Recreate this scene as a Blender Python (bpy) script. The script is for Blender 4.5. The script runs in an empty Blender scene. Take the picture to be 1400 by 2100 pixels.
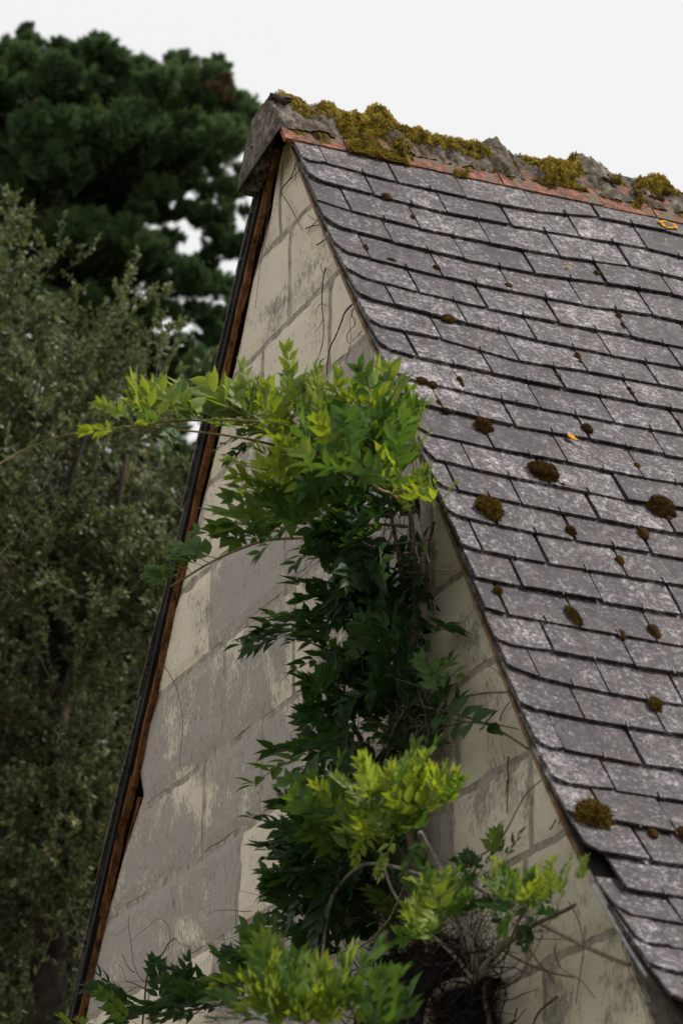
import bpy, math, random
import numpy as np
from mathutils import Vector, Matrix, noise

random.seed(7); rng = np.random.default_rng(7)
scn = bpy.context.scene
COL = scn.collection

# ------------------------------------------------------------------ camera, sky, sun, exposure
F = 6500.0
PITCH, YAW, ROLL = math.radians(21.9), math.radians(66.55), math.radians(.57)
FWD = np.array([-math.sin(YAW)*math.cos(PITCH), math.cos(YAW)*math.cos(PITCH), math.sin(PITCH)])
_r = np.array([math.cos(YAW), math.sin(YAW), 0.0]); _u = np.cross(_r, FWD)
RGT = math.cos(ROLL)*_r + math.sin(ROLL)*_u
UPV = -math.sin(ROLL)*_r + math.cos(ROLL)*_u
CAM = np.array([7.88253, -3.22896, 1.6])
cd = bpy.data.cameras.new('camera'); cam = bpy.data.objects.new('camera', cd); COL.objects.link(cam)
cam.matrix_world = Matrix([[RGT[i], UPV[i], -FWD[i], CAM[i]] for i in range(3)] + [[0, 0, 0, 1]])
cd.sensor_fit = 'HORIZONTAL'; cd.sensor_width = 24.0; cd.lens = F/1400*24
cd.clip_start = .05; cd.clip_end = 2000
cd.dof.use_dof = True; cd.dof.focus_distance = 9.0; cd.dof.aperture_fstop = 5.0
scn.camera = cam

SUN = Vector((.20, .60, .775)).normalized()
SUN_EL = math.asin(SUN.z); SUN_AZ = math.atan2(SUN.x, SUN.y)
w = bpy.data.worlds.new('World'); scn.world = w; w.use_nodes = True
nt = w.node_tree; nt.nodes.clear()
out = nt.nodes.new('ShaderNodeOutputWorld'); mix = nt.nodes.new('ShaderNodeMixShader')
sky = nt.nodes.new('ShaderNodeTexSky'); sky.sky_type = 'NISHITA'; sky.sun_disc = False
sky.sun_elevation = SUN_EL; sky.sun_rotation = SUN_AZ
b1 = nt.nodes.new('ShaderNodeBackground'); b1.inputs[1].default_value = .1
b2 = nt.nodes.new('ShaderNodeBackground'); b2.inputs[0].default_value = (1, .99, .975, 1); b2.inputs[1].default_value = 1.0
mix.inputs[0].default_value = .88
nt.links.new(sky.outputs[0], b1.inputs[0]); nt.links.new(b1.outputs[0], mix.inputs[1])
nt.links.new(b2.outputs[0], mix.inputs[2]); nt.links.new(mix.outputs[0], out.inputs[0])
sd = bpy.data.lights.new('sun', 'SUN'); sd.energy = 4.0; sd.angle = math.radians(2.5); sd.color = (1, .95, .87)
so = bpy.data.objects.new('sun', sd); COL.objects.link(so)
so.rotation_euler = (-SUN).to_track_quat('-Z', 'Y').to_euler()
scn.view_settings.view_transform = 'Standard'; scn.view_settings.look = 'None'
scn.view_settings.gamma = 1; scn.view_settings.exposure = 0
try: scn.view_settings.use_curve_mapping = False
except Exception: pass
scn.render.engine = 'CYCLES'
scn.cycles.max_bounces = 6; scn.cycles.transparent_max_bounces = 4

# ------------------------------------------------------------------ helpers
def ray(px, py): return FWD + (px-700)/F*RGT - (py-1050)/F*UPV
def at(px, py, d=0.0):                       # point of the photograph on the vertical plane y = -d, parallel to the gable
    q = ray(px, py); return CAM + (-d-CAM[1])/q[1]*q
def far(px, py, dist):                       # point seen there, at a distance from the camera
    return CAM + dist*ray(px, py)

def link(name, me, mat=None, parent=None):
    o = bpy.data.objects.new(name, me); COL.objects.link(o)
    if mat is not None and me is not None and len(me.materials) == 0: me.materials.append(mat)
    if parent is not None: o.parent = parent
    return o
def mesh(name, V, Fc, smooth=False, mats=None, midx=None):
    me = bpy.data.meshes.new(name)
    me.from_pydata([tuple(map(float, v)) for v in V], [], [tuple(int(i) for i in f) for f in Fc])
    if smooth: me.polygons.foreach_set('use_smooth', [True]*len(me.polygons))
    if mats:
        for m in mats: me.materials.append(m)
        if midx is not None: me.polygons.foreach_set('material_index', list(midx))
    me.update(); return me
def tag(o, label=None, cat=None, group=None, kind=None):
    if label: o['label'] = label
    if cat: o['category'] = cat
    if group: o['group'] = group
    if kind: o['kind'] = kind
    return o
def empty(name, loc=(0, 0, 0)):
    o = bpy.data.objects.new(name, None); COL.objects.link(o); o.location = loc; return o
def sm(p, n=1):
    p = [np.array(a, float) for a in p]
    for _ in range(n):
        q = [p[0]]
        for a, b in zip(p, p[1:]): q += [a*.75+b*.25, a*.25+b*.75]
        q.append(p[-1]); p = q
    return p
def tube_vf(pts, r0, r1, V, Fc, k=5, wob=.0):
    pts = [Vector(p) for p in pts]; n = len(pts); base = len(V)
    for i, p in enumerate(pts):
        t = (pts[min(i+1, n-1)]-pts[max(i-1, 0)]).normalized()
        a = t.orthogonal().normalized() if i == 0 else (a-t*a.dot(t)).normalized()
        b = t.cross(a); r = r0+(r1-r0)*i/(n-1); r *= 1+wob*random.uniform(-1, 1)
        for j in range(k):
            an = 2*math.pi*j/k; V.append(p+(a*math.cos(an)+b*math.sin(an))*r)
    for i in range(n-1):
        for j in range(k):
            Fc.append((base+i*k+j, base+i*k+(j+1) % k, base+(i+1)*k+(j+1) % k, base+(i+1)*k+j))
    Fc.append(tuple(base+j for j in range(k))[::-1]); Fc.append(tuple(base+(n-1)*k+j for j in range(k)))
def box_vf(c, ax, ay, az, V, Fc):           # box from centre and three half-axes
    c, ax, ay, az = map(Vector, (c, ax, ay, az)); b = len(V)
    for s in ((-1,-1,-1),(1,-1,-1),(1,1,-1),(-1,1,-1),(-1,-1,1),(1,-1,1),(1,1,1),(-1,1,1)):
        V.append(c+ax*s[0]+ay*s[1]+az*s[2])
    for f in ((0,3,2,1),(4,5,6,7),(0,1,5,4),(1,2,6,5),(2,3,7,6),(3,0,4,7)): Fc.append(tuple(b+i for i in f))

# ------------------------------------------------------------------ materials
class NT:
    def __init__(s, name):
        s.m = bpy.data.materials.new(name); s.m.use_nodes = True; s.t = s.m.node_tree
        s.b = s.t.nodes['Principled BSDF']; s.out = s.t.nodes['Material Output']
    def n(s, typ, **kw):
        x = s.t.nodes.new(typ)
        for k, v in kw.items(): setattr(x, k, v)
        return x
    def l(s, a, b): s.t.links.new(a, b)
    def pos(s, scale=(1, 1, 1), kind='Position'):
        if kind == 'Position': g = s.n('ShaderNodeNewGeometry').outputs['Position']
        else: g = s.n('ShaderNodeTexCoord').outputs['Object']
        mp = s.n('ShaderNodeMapping'); mp.inputs['Scale'].default_value = scale; s.l(g, mp.inputs[0]); return mp.outputs[0]
    def noise(s, v, scale, detail=4, rough=.6, dist=0.0):
        x = s.n('ShaderNodeTexNoise'); x.inputs['Scale'].default_value = scale; x.inputs['Detail'].default_value = detail
        x.inputs['Roughness'].default_value = rough; x.inputs['Distortion'].default_value = dist; s.l(v, x.inputs['Vector']); return x.outputs[0]
    def ramp(s, f, stops):
        x = s.n('ShaderNodeValToRGB'); e = x.color_ramp.elements
        while len(e) < len(stops): e.new(.5)
        for i, (p, c) in enumerate(stops):
            e[i].position = p; e[i].color = (c, c, c, 1) if isinstance(c, (int, float)) else (*c, 1)
        s.l(f, x.inputs[0]); return x.outputs[0]
    def mixc(s, f, a, b, mode='MIX'):
        x = s.n('ShaderNodeMix', data_type='RGBA', blend_type=mode)
        for v, i in ((f, 0), (a, 6), (b, 7)):
            if hasattr(v, 'links'): s.l(v, x.inputs[i])
            else: x.inputs[i].default_value = v if i == 0 else (*v, 1)
        return x.outputs[2]
    def math(s, op, a, b=0.0):
        x = s.n('ShaderNodeMath', operation=op)
        for v, i in ((a, 0), (b, 1)):
            if hasattr(v, 'links'): s.l(v, x.inputs[i])
            else: x.inputs[i].default_value = v
        return x.outputs[0]
    def bump(s, h, dist, strength=1.0):
        x = s.n('ShaderNodeBump'); x.inputs['Distance'].default_value = dist; x.inputs['Strength'].default_value = strength
        s.l(h, x.inputs['Height']); s.l(x.outputs[0], s.b.inputs['Normal'])
    def rnd(s): return s.n('ShaderNodeObjectInfo').outputs['Random']
    def base(s, c): s.l(c, s.b.inputs['Base Color']) if hasattr(c, 'links') else setattr(s.b.inputs['Base Color'], 'default_value', (*c, 1))
    def rough(s, r): 
        if hasattr(r, 'links'): s.l(r, s.b.inputs['Roughness'])
        else: s.b.inputs['Roughness'].default_value = r

def m_slate():
    t = NT('weathered_slate'); p = t.pos(); rn = t.rnd()
    big = t.noise(p, 5, 5, .65); mid = t.noise(p, 72, 7, .82); fine = t.noise(p, 330, 2, .7)
    stk = t.noise(p, 24, 6, .8, .5)
    v = t.math('ADD', t.math('MULTIPLY', mid, .55), t.math('MULTIPLY', stk, .45))
    v = t.math('ADD', t.math('MULTIPLY', t.math('SUBTRACT', v, .5), 1.75), .487)
    v = t.math('ADD', v, t.math('MULTIPLY', t.math('SUBTRACT', big, .5), .36))
    v = t.math('ADD', v, t.math('MULTIPLY', t.math('SUBTRACT', rn, .5), .085))
    v = t.math('ADD', v, t.math('MULTIPLY', t.math('SUBTRACT', fine, .5), .75))
    c = t.ramp(v, [(.34, (.012, .008, .011)), (.44, (.024, .017, .021)), (.53, (.060, .048, .055)), (.61, (.140, .120, .130)), (.71, (.52, .48, .495))])
    # white lichen freckles
    vo = t.n('ShaderNodeTexVoronoi'); vo.inputs['Scale'].default_value = 60; t.l(p, vo.inputs['Vector'])
    fr = t.ramp(t.math('ADD', vo.outputs['Distance'], t.math('MULTIPLY', t.math('SUBTRACT', t.noise(p, 9, 3), .5), -1.6)), [(.10, 1.0), (.24, 0.0)])
    c = t.mixc(t.math('MULTIPLY', fr, .2), c, (.56, .55, .56))
    br = t.ramp(t.noise(p, 14, 4, .7), [(.54, 0.0), (.66, 1.0)])
    c = t.mixc(t.math('MULTIPLY', br, .55), c, (.085, .050, .042))
    t.base(c); t.rough(t.ramp(fine, [(.3, .48), (.7, .8)]))
    t.b.inputs['Specular IOR Level'].default_value = .45
    t.bump(t.math('ADD', t.math('MULTIPLY', fine, .5), t.math('ADD', mid, stk)), .0035, .9); return t.m
def m_lime():
    t = NT('limewashed_tuffeau'); p = t.pos(); oi = t.n('ShaderNodeObjectInfo'); sp_ = t.n('ShaderNodeSeparateColor'); t.l(oi.outputs['Color'], sp_.inputs[0]); rn = t.math('SUBTRACT', 1.0, sp_.outputs[0])
    streak = t.noise(t.pos((1, 1, .36)), 95, 6, .85, .0); patch = t.noise(p, 3.2, 4, .6, .4); fine = t.noise(p, 170, 3, .7)
    pit = t.noise(t.pos((1, 1, .30)), 95, 4, .75)
    v = t.math('ADD', t.math('MULTIPLY', streak, .8), t.math('MULTIPLY', patch, .75))
    v = t.math('ADD', v, t.math('MULTIPLY', t.math('SUBTRACT', rn, .5), .30))
    f = t.ramp(v, [(.74, 1.0), (.82, 0.0)])                         # 1 = limewash kept, 0 = bare weathered stone
    cream = t.mixc(t.noise(p, 6, 3), (.70, .605, .485), (.80, .715, .60))
    bare = t.mixc(t.noise(t.pos((1, 1, .3)), 60, 5, .8), (.31, .275, .258), (.49, .44, .415))
    c = t.mixc(f, bare, cream)
    pf = t.ramp(t.math('ADD', pit, t.math('MULTIPLY', t.math('SUBTRACT', patch, .5), .35)), [(.60, 0.0), (.66, 1.0)])
    c = t.mixc(t.math('MULTIPLY', pf, .8), c, (.17, .13, .10))
    c = t.mixc(t.math('MULTIPLY', t.math('SUBTRACT', fine, .42), .8), c, (.20, .17, .15))
    alg = t.ramp(t.noise(t.pos((1, 1, .35)), 2.3, 4, .65, .6), [(.54, 0.0), (.72, 1.0)])
    c = t.mixc(t.math('MULTIPLY', alg, .16), c, (.28, .24, .12))
    t.base(c); t.rough(.92); t.b.inputs['Specular IOR Level'].default_value = .15
    t.bump(t.math('ADD', t.math('MULTIPLY', f, .55), t.math('ADD', fine, t.math('MULTIPLY', pit, -.6))), .004, .8); return t.m
def m_simple(name, a, b, scale=20, rough=.85, bump=.002, stretch=(1, 1, 1), spec=.2, lo=.35, hi=.65):
    t = NT(name); p = t.pos(stretch); n1 = t.noise(p, scale, 5, .7)
    t.base(t.ramp(n1, [(lo, a), (hi, b)])); t.rough(rough); t.b.inputs['Specular IOR Level'].default_value = spec
    if bump: t.bump(t.math('ADD', n1, t.math('MULTIPLY', t.noise(p, scale*5, 3, .7), .5)), bump)
    return t.m
def m_terracotta():
    t = NT('terracotta_tile'); p = t.pos(); n1 = t.noise(p, 42, 5, .7); n2 = t.noise(p, 12, 4, .6); n3 = t.noise(p, 220, 3, .7)
    c = t.ramp(n1, [(.36, (.030, .014, .011)), (.47, (.12, .038, .022)), (.58, (.27, .085, .045)), (.72, (.36, .18, .12))])
    c = t.mixc(t.ramp(n2, [(.50, 0.0), (.60, .9)]), c, (.10, .085, .055))
    t.base(c); t.rough(.85); t.bump(t.math('ADD', n1, t.math('MULTIPLY', n3, .6)), .003); return t.m
def m_mortar():
    t = NT('lichened_mortar'); p = t.pos(); n1 = t.noise(p, 30, 6, .75); n2 = t.noise(p, 9, 4, .6); n3 = t.noise(p, 110, 4, .75)
    c = t.ramp(n1, [(.36, (.030, .022, .017)), (.46, (.12, .095, .075)), (.56, (.25, .215, .175)), (.70, (.42, .385, .33))])
    c = t.mixc(t.ramp(n2, [(.46, 0.0), (.60, .75)]), c, (.085, .055, .026))
    c = t.mixc(t.ramp(n3, [(.58, 0.0), (.68, .6)]), c, (.035, .027, .020))
    t.base(c); t.rough(.95); t.bump(t.math('ADD', t.math('MULTIPLY', n1, 2.0), n3), .010, 1.0); return t.m
def m_leaf(name, a, b, tr, amt=.42, gloss=.5):
    t = NT(name); at_ = t.n('ShaderNodeAttribute'); at_.attribute_name = 'tone'; rn = t.rnd()
    f = t.math('ADD', t.math('MULTIPLY', at_.outputs['Fac'], .7), t.math('MULTIPLY', rn, .3))
    c = t.ramp(f, [(.05, a), (.8, b), (.985, (min(1, b[0]*1.9+.06), b[1]*1.05, b[2]*.6))])
    n = t.noise(t.pos((1, 1, 1)), 90, 3, .6)
    c = t.mixc(t.math('MULTIPLY', n, .3), c, (a[0]*.7, a[1]*.7, a[2]*.7))
    t.base(c); t.rough(gloss); t.b.inputs['Specular IOR Level'].default_value = .26
    tl = t.n('ShaderNodeBsdfTranslucent'); tc = t.mixc(f, tuple(x*.75 for x in tr), tr); t.l(tc, tl.inputs[0])
    mx = t.n('ShaderNodeMixShader'); mx.inputs[0].default_value = amt
    t.l(t.b.outputs[0], mx.inputs[1]); t.l(tl.outputs[0], mx.inputs[2]); t.l(mx.outputs[0], t.out.inputs[0])
    t.bump(n, .001, .4); return t.m
def m_moss(name, stops):
    t = NT(name); at_ = t.n('ShaderNodeAttribute'); at_.attribute_name = 'tone'
    f = t.math('ADD', t.math('MULTIPLY', at_.outputs['Fac'], .6), t.math('MULTIPLY', t.noise(t.pos(), 22, 3, .6), .5))
    t.base(t.ramp(f, stops)); t.rough(.95); t.b.inputs['Specular IOR Level'].default_value = .08; return t.m

M = dict(
 slate=m_slate(), lime=m_lime(), terracotta=m_terracotta(), mortar=m_mortar(),
 joint=m_simple('eroded_joint_mortar', (.21, .175, .145), (.47, .41, .35), 34, .95, .004, (1, 1, .7)),
 wood=m_simple('rotten_orange_wood', (.030, .013, .007), (.30, .125, .045), 16, .85, .003, (3, 3, .35), lo=.36, hi=.68),
 shadewood=m_simple('shade_black_boards', (.006, .005, .005), (.022, .018, .016), 14, .8, .002),  # near black, with the shade under the overhang put into the colour
 batten=m_simple('pale_brown_batten', (.07, .04, .022), (.30, .19, .11), 30, .85, .003),
 hook=m_simple('dark_metal_hook', (.012, .011, .012), (.05, .04, .04), 60, .55, 0, spec=.5),
 bark=m_simple('vine_bark', (.035, .026, .020), (.17, .135, .105), 55, .85, .002, (1, 1, .5)),
 greybark=m_simple('grey_vine_bark', (.09, .075, .062), (.30, .265, .225), 60, .8, .001),
 shoot=m_simple('green_brown_shoot', (.10, .085, .025), (.24, .17, .075), 60, .6, 0),
 dry=m_simple('dry_stem', (.045, .028, .022), (.15, .10, .08), 70, .85, 0),
 darkfill=m_simple('near_black_fill', (.003, .0022, .002), (.014, .010, .007), 30, .95, .006),
 trunk=m_simple('tree_bark', (.02, .016, .013), (.08, .062, .05), 8, .9, .01),
 grass=m_simple('rough_grass', (.05, .06, .025), (.20, .18, .11), 3, .95, 0),
 lichen=m_simple('orange_lichen', (.40, .16, .008), (.66, .36, .02), 90, .9, .002),
 plaster=m_simple('old_side_render', (.25, .22, .18), (.48, .43, .35), 6, .95, .004),
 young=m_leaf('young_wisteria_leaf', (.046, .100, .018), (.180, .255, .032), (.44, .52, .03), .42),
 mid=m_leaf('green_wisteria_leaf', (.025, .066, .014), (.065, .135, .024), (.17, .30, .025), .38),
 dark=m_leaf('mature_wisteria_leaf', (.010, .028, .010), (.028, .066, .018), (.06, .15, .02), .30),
 olive=m_leaf('olive_green_leaf', (.008, .014, .007), (.255, .285, .135), (.20, .24, .07), .22, .5),
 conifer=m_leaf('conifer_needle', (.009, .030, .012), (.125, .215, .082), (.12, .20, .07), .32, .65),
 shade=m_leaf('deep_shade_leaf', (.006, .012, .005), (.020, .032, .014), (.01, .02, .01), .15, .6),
 conibrown=m_leaf('browned_needle', (.06, .045, .02), (.16, .08, .04), (.1, .06, .02), .2, .6),
 moss=m_moss('yellow_green_moss', [(.25, (.020, .014, .005)), (.42, (.15, .105, .016)), (.62, (.40, .30, .045)), (.88, (.62, .50, .12))]),
 mossdark=m_moss('brown_moss', [(.2, (.022, .012, .005)), (.5, (.10, .052, .014)), (.8, (.22, .115, .028)), (.98, (.32, .20, .06))]),
)

# ------------------------------------------------------------------ the ground
me = mesh('ground', [(-400, -400, 0), (400, -400, 0), (400, 400, 0), (-400, 400, 0)], [(0, 1, 2, 3)])
tag(link('ground', me, M['grass']), kind='structure')

# ------------------------------------------------------------------ roof surface: profile in x,z, courses run along y
PF = [-0.00577, 0.156864, -1.730872, 9.867359, -30.407749, 46.767036, -24.383644]
ZZ = np.linspace(6.345, 2.55, 260); XX = np.polyval(PF, np.maximum(ZZ, 2.8))
XX = np.where(ZZ < 2.8, XX+(2.8-ZZ)*1.05, XX)
SS = np.concatenate([[0], np.cumsum(np.hypot(np.diff(XX), np.diff(ZZ)))])
def roof(u, v, h=0.0):
    v = float(np.clip(v, .0, SS[-1])); x = np.interp(v, SS, XX); z = np.interp(v, SS, ZZ)
    x2 = np.interp(v+.05, SS, XX)-np.interp(v-.05, SS, XX); z2 = np.interp(v+.05, SS, ZZ)-np.interp(v-.05, SS, ZZ)
    n = np.array([-z2, 0, x2]); n /= np.linalg.norm(n)
    return np.array([x, u, z])+n*h
def roofn(v): return (roof(0, v, 1)-roof(0, v, 0))

house = tag(empty('stone_house', (0, 0, 0)), 'old limewashed stone house with steep grey slate roof and mossy ridge', 'house')
gable = link('gable_wall', None, None, house)
roofo = link('roof', None, None, house)
ridge = link('ridge', None, None, house)

# left slope profile
def lx(z): return -.045-(6.225-z)/math.tan(math.radians(57.0)) if z < 6.225 else -.045
def rx(z): return float(np.interp(-z, -ZZ, XX))
LZ = [(6.241, -0.045), (6.104, -0.109), (5.996, -0.163), (5.946, -0.199), (5.897, -0.276), (5.83, -0.312), (5.746, -0.347), (5.667, -0.395), (5.578, -0.458), (5.485, -0.514), (5.341, -0.607), (5.255, -0.684), (5.168, -0.762), (5.074, -0.818), (4.986, -0.896), (4.874, -0.951), (4.793, -1.001), (4.716, -1.068), (4.637, -1.127), (4.547, -1.149), (4.434, -1.086), (4.367, -1.189), (4.309, -1.273), (4.228, -1.332), (4.137, -1.413), (4.042, -1.481), (3.914, -1.55), (3.842, -1.578), (3.5, -1.8), (3.0, -2.13), (2.5, -2.45), (0, -2.45)]
def leftx(z):                                # ragged left end of the visible stones
    a = np.array(LZ)[::-1]; return float(np.interp(z, a[:, 0], a[:, 1]))+.008*noise.noise((z*14, 3, 1))

def brk(z): return float(np.clip((3.44-z)*.42, 0, .17))*(1+.35*noise.noise((z*11, 5, 2)))   # broken wall head under the flared verge
# backing wall, a solid set 9 mm behind the stones
V, Fc = [], []
zs = list(np.linspace(0, 6.22, 40))
for z in zs:
    a = leftx(z)-.004; b = min(rx(z)-.035-brk(z), 2.55); b = max(b, a+.02)
    for y in (.0065, .40): V += [(a, y, z), (b, y, z)]
for i in range(len(zs)-1):
    k = i*4; Fc += [(k, k+1, k+5, k+4), (k+3, k+2, k+6, k+7), (k+2, k, k+4, k+6), (k+1, k+3, k+7, k+5)]
Fc += [(0, 2, 3, 1), (len(V)-4, len(V)-3, len(V)-1, len(V)-2)]
link('joint_mortar', mesh('joint_mortar', V, Fc), M['joint'], gable)

# stone courses
ZJ = [6.25, 5.935, 5.622, 5.334, 5.050, 4.765, 4.425, 4.138, 3.852, 3.610, 3.332, 3.05, 2.76, 2.47, 2.18, 1.9, 1.6, 1.3, 1.0, .7, .35, .0]
VJ = {1: [.02], 2: [-.18, .33], 3: [-.33, .22, .62], 4: [-.56, .03, .55, .93], 5: [-.434, .10, .60, 1.02], 6: [-.576, -.119, .41, .93], 7: [-.809, -.287, .23, .74, 1.16],
      8: [-.998, -.467, .06, .60, 1.12, 1.55], 9: [-.77, -.24, .30, .84, 1.16, 1.52]}
def stone(x0, x1, z0, z1):
    nx = max(4, int((x1-x0)/.045)); nz = 8; V, Fc = [], []
    def edge(z, side):
        lo, hi = leftx(z)+.004, rx(z)-.045-brk(z)-.004
        return min(max(side, lo), hi)
    for j in range(nz+1):
        tz = j/nz; z = z0+(z1-z0)*tz
        a, b = edge(z, x0), edge(z, x1)
        if b-a < .012: b = a+.012
        for i in range(nx+1):
            tx = i/nx; x = a+(b-a)*tx; e = min(tx*(b-a), (1-tx)*(b-a), tz*(z1-z0), (1-tz)*(z1-z0))
            rnd_ = .006*noise.noise((x*9, z*9, 7)) 
            jx = .010*noise.noise((x*5, z*26, 1)) if i in (0, nx) else 0
            jz = .0075*noise.noise((x*20, z*5, 2)) if j in (0, nz) else 0
            y = 0.0+rnd_*.7+(.0055 if e < .004 else 0)
            V.append((x+jx, y, z+jz))
    N = nx+1
    for j in range(nz):
        for i in range(nx): k = j*N+i; Fc.append((k, k+1, k+N+1, k+N))
    rim = [i for i in range(N)]+[N*j+nx for j in range(1, nz+1)]+[N*nz+i for i in range(nx-1, -1, -1)]+[N*j for j in range(nz-1, 0, -1)]
    b0 = len(V)
    for k in rim: x, y, z = V[k]; V.append((x, .02, z))
    m = len(rim)
    for a in range(m): Fc.append((rim[(a+1) % m], rim[a], b0+a, b0+(a+1) % m))
    c = np.mean(np.array(V), 0); V = [np.array(v)-c for v in V]
    o = link('stone_block', mesh('stone_block', V, Fc), M['lime'], gable); o.location = c
    ci = max(i for i in range(len(ZJ)) if ZJ[i] > c[2]); x, k = c[0], random.uniform(-.12, .12)      # how much of the limewash each block has kept
    if ci <= 2: k += .92
    elif ci == 3: k += .35 if x > -.4 else .7
    elif x > .9: k += .78
    elif x < leftx(c[2])+.32: k += .80 if ci != 7 else .25
    elif (ci, x < -.46) == (8, True) or (ci == 7 and -.3 < x < .25): k += .98
    elif ci in (5, 6): k += .42
    else: k += .22
    o.color = (max(0, min(1, k)), 0, 0, 1)
random.seed(3)
for ci in range(len(ZJ)-1):
    zt, zb = ZJ[ci], ZJ[ci+1]; zm = (zt+zb)/2; L = max(leftx(zm)-.15, -2.45); R = min(rx(zm)+.12, 2.45)
    js = VJ.get(ci)
    if js is None:
        js = []; x = L+random.uniform(.15, .4)
        while x < R-.1: js.append(x); x += random.uniform(.46, .6)
    xs = [L]+[j for j in js if L < j < R]+[R]
    while xs[-1]-xs[-2] > .75: xs.insert(-1, xs[-2]+.53)
    for a, b in zip(xs, xs[1:]):
        g = .0125
        if min(b, rx(zm)) - max(a, leftx(zm)) > .035: stone(a+g if a > L else a, b-g if b < R else b, zb+g*.8, zt-g*.8)

# other walls
for sx, nm in ((-2.45, 'side_wall'), (2.45, 'side_wall')):
    V, Fc = [], []; box_vf((sx*.93, 3.0, 1.25), (.17, 0, 0), (0, 2.58, 0), (0, 0, 1.25), V, Fc); link(nm, mesh(nm, V, Fc), M['plaster'], house)
V, Fc = [], []
for z in np.linspace(0, 6.2, 20):
    a = max(lx(z), -2.45); b = min(rx(z)-.05, 2.5)
    for y in (5.6, 5.9): V += [(a, y, z), (b, y, z)]
for i in range(19):
    k = i*4; Fc += [(k, k+1, k+5, k+4), (k+3, k+2, k+6, k+7), (k+2, k, k+4, k+6), (k+1, k+3, k+7, k+5)]
link('rear_gable', mesh('rear_gable', V, Fc), M['plaster'], house)

# roof deck under the slates (boards coloured black for the shaded underside), both slopes
def slab(prof, y0, y1, th, name, mat, parent, h0=0.0):
    V, Fc = [], []; n = len(prof)
    for (x, z, nx_, nz_) in prof:
        for y in (y0, y1): V += [(x+nx_*h0, y, z+nz_*h0), (x+nx_*(h0-th), y, z+nz_*(h0-th))]
    for i in range(n-1):
        k = i*4; Fc += [(k, k+2, k+6, k+4), (k+1, k+5, k+7, k+3), (k, k+4, k+5, k+1), (k+2, k+3, k+7, k+6)]
    Fc += [(0, 1, 3, 2), (4*n-4, 4*n-2, 4*n-1, 4*n-3)]
    return link(name, mesh(name, V, Fc), mat, parent)
def prof_r(v0, v1, n=40):
    o = []
    for v in np.linspace(v0, v1, n): p = roof(0, v); q = roofn(v); o.append((p[0], p[2], q[0], q[2]))
    return o
slab(prof_r(.05, 4.25), -.032, 5.95, .012, 'roof_deck', M['shadewood'], roofo, -.010)
slab(prof_r(.22, 3.42), -.040, -.020, .011, 'verge_batten', M['batten'], roofo, -.0225)
ln = np.array([-math.sin(math.radians(57)), math.cos(math.radians(57))])
def prof_l(n=24):
    o = []
    for k in range(n):
        s = k/(n-1)*4.35; x = -.01-s*math.cos(math.radians(57)); z = 6.30-s*math.sin(math.radians(57))
        if s > 3.6: x -= (s-3.6)*.15
        o.append((x, z, ln[0], ln[1]))
    return o
slab(prof_l(), -.030, 5.95, .026, 'roof_deck', M['shadewood'], roofo, .040)
random.seed(5)
V, Fc = [], []                               # slates of the far slope: seen only as their dark ends over the gable
for k in range(34):
    s = .22+k*.125
    for j in range(27):
        y0 = -.026+j*.222+(.111 if k % 2 else 0)*(j > 0); y1 = y0+.217 if j else (-.026+.217-(0 if not k % 2 else .106))
        if y0 > 5.9: continue
        a = np.array([-.01-s*math.cos(math.radians(57)), 6.30-s*math.sin(math.radians(57))])
        t_ = np.array([-math.cos(math.radians(57)), -math.sin(math.radians(57))])
        c = a+t_*(-.13)+ln*(.050); yy = (y0+y1)/2+random.uniform(-.004, .004)
        if j == 0: yy += random.uniform(-.012, .006)
        box_vf((c[0], yy, c[1]), (t_[0]*.14+ln[0]*.006, 0, t_[1]*.14+ln[1]*.006), (0, (y1-y0)/2, 0), (ln[0]*.003, 0, ln[1]*.003), V, Fc)
tag(link('slate', mesh('slate', V, Fc), M['slate'], roofo), kind='stuff')

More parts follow.
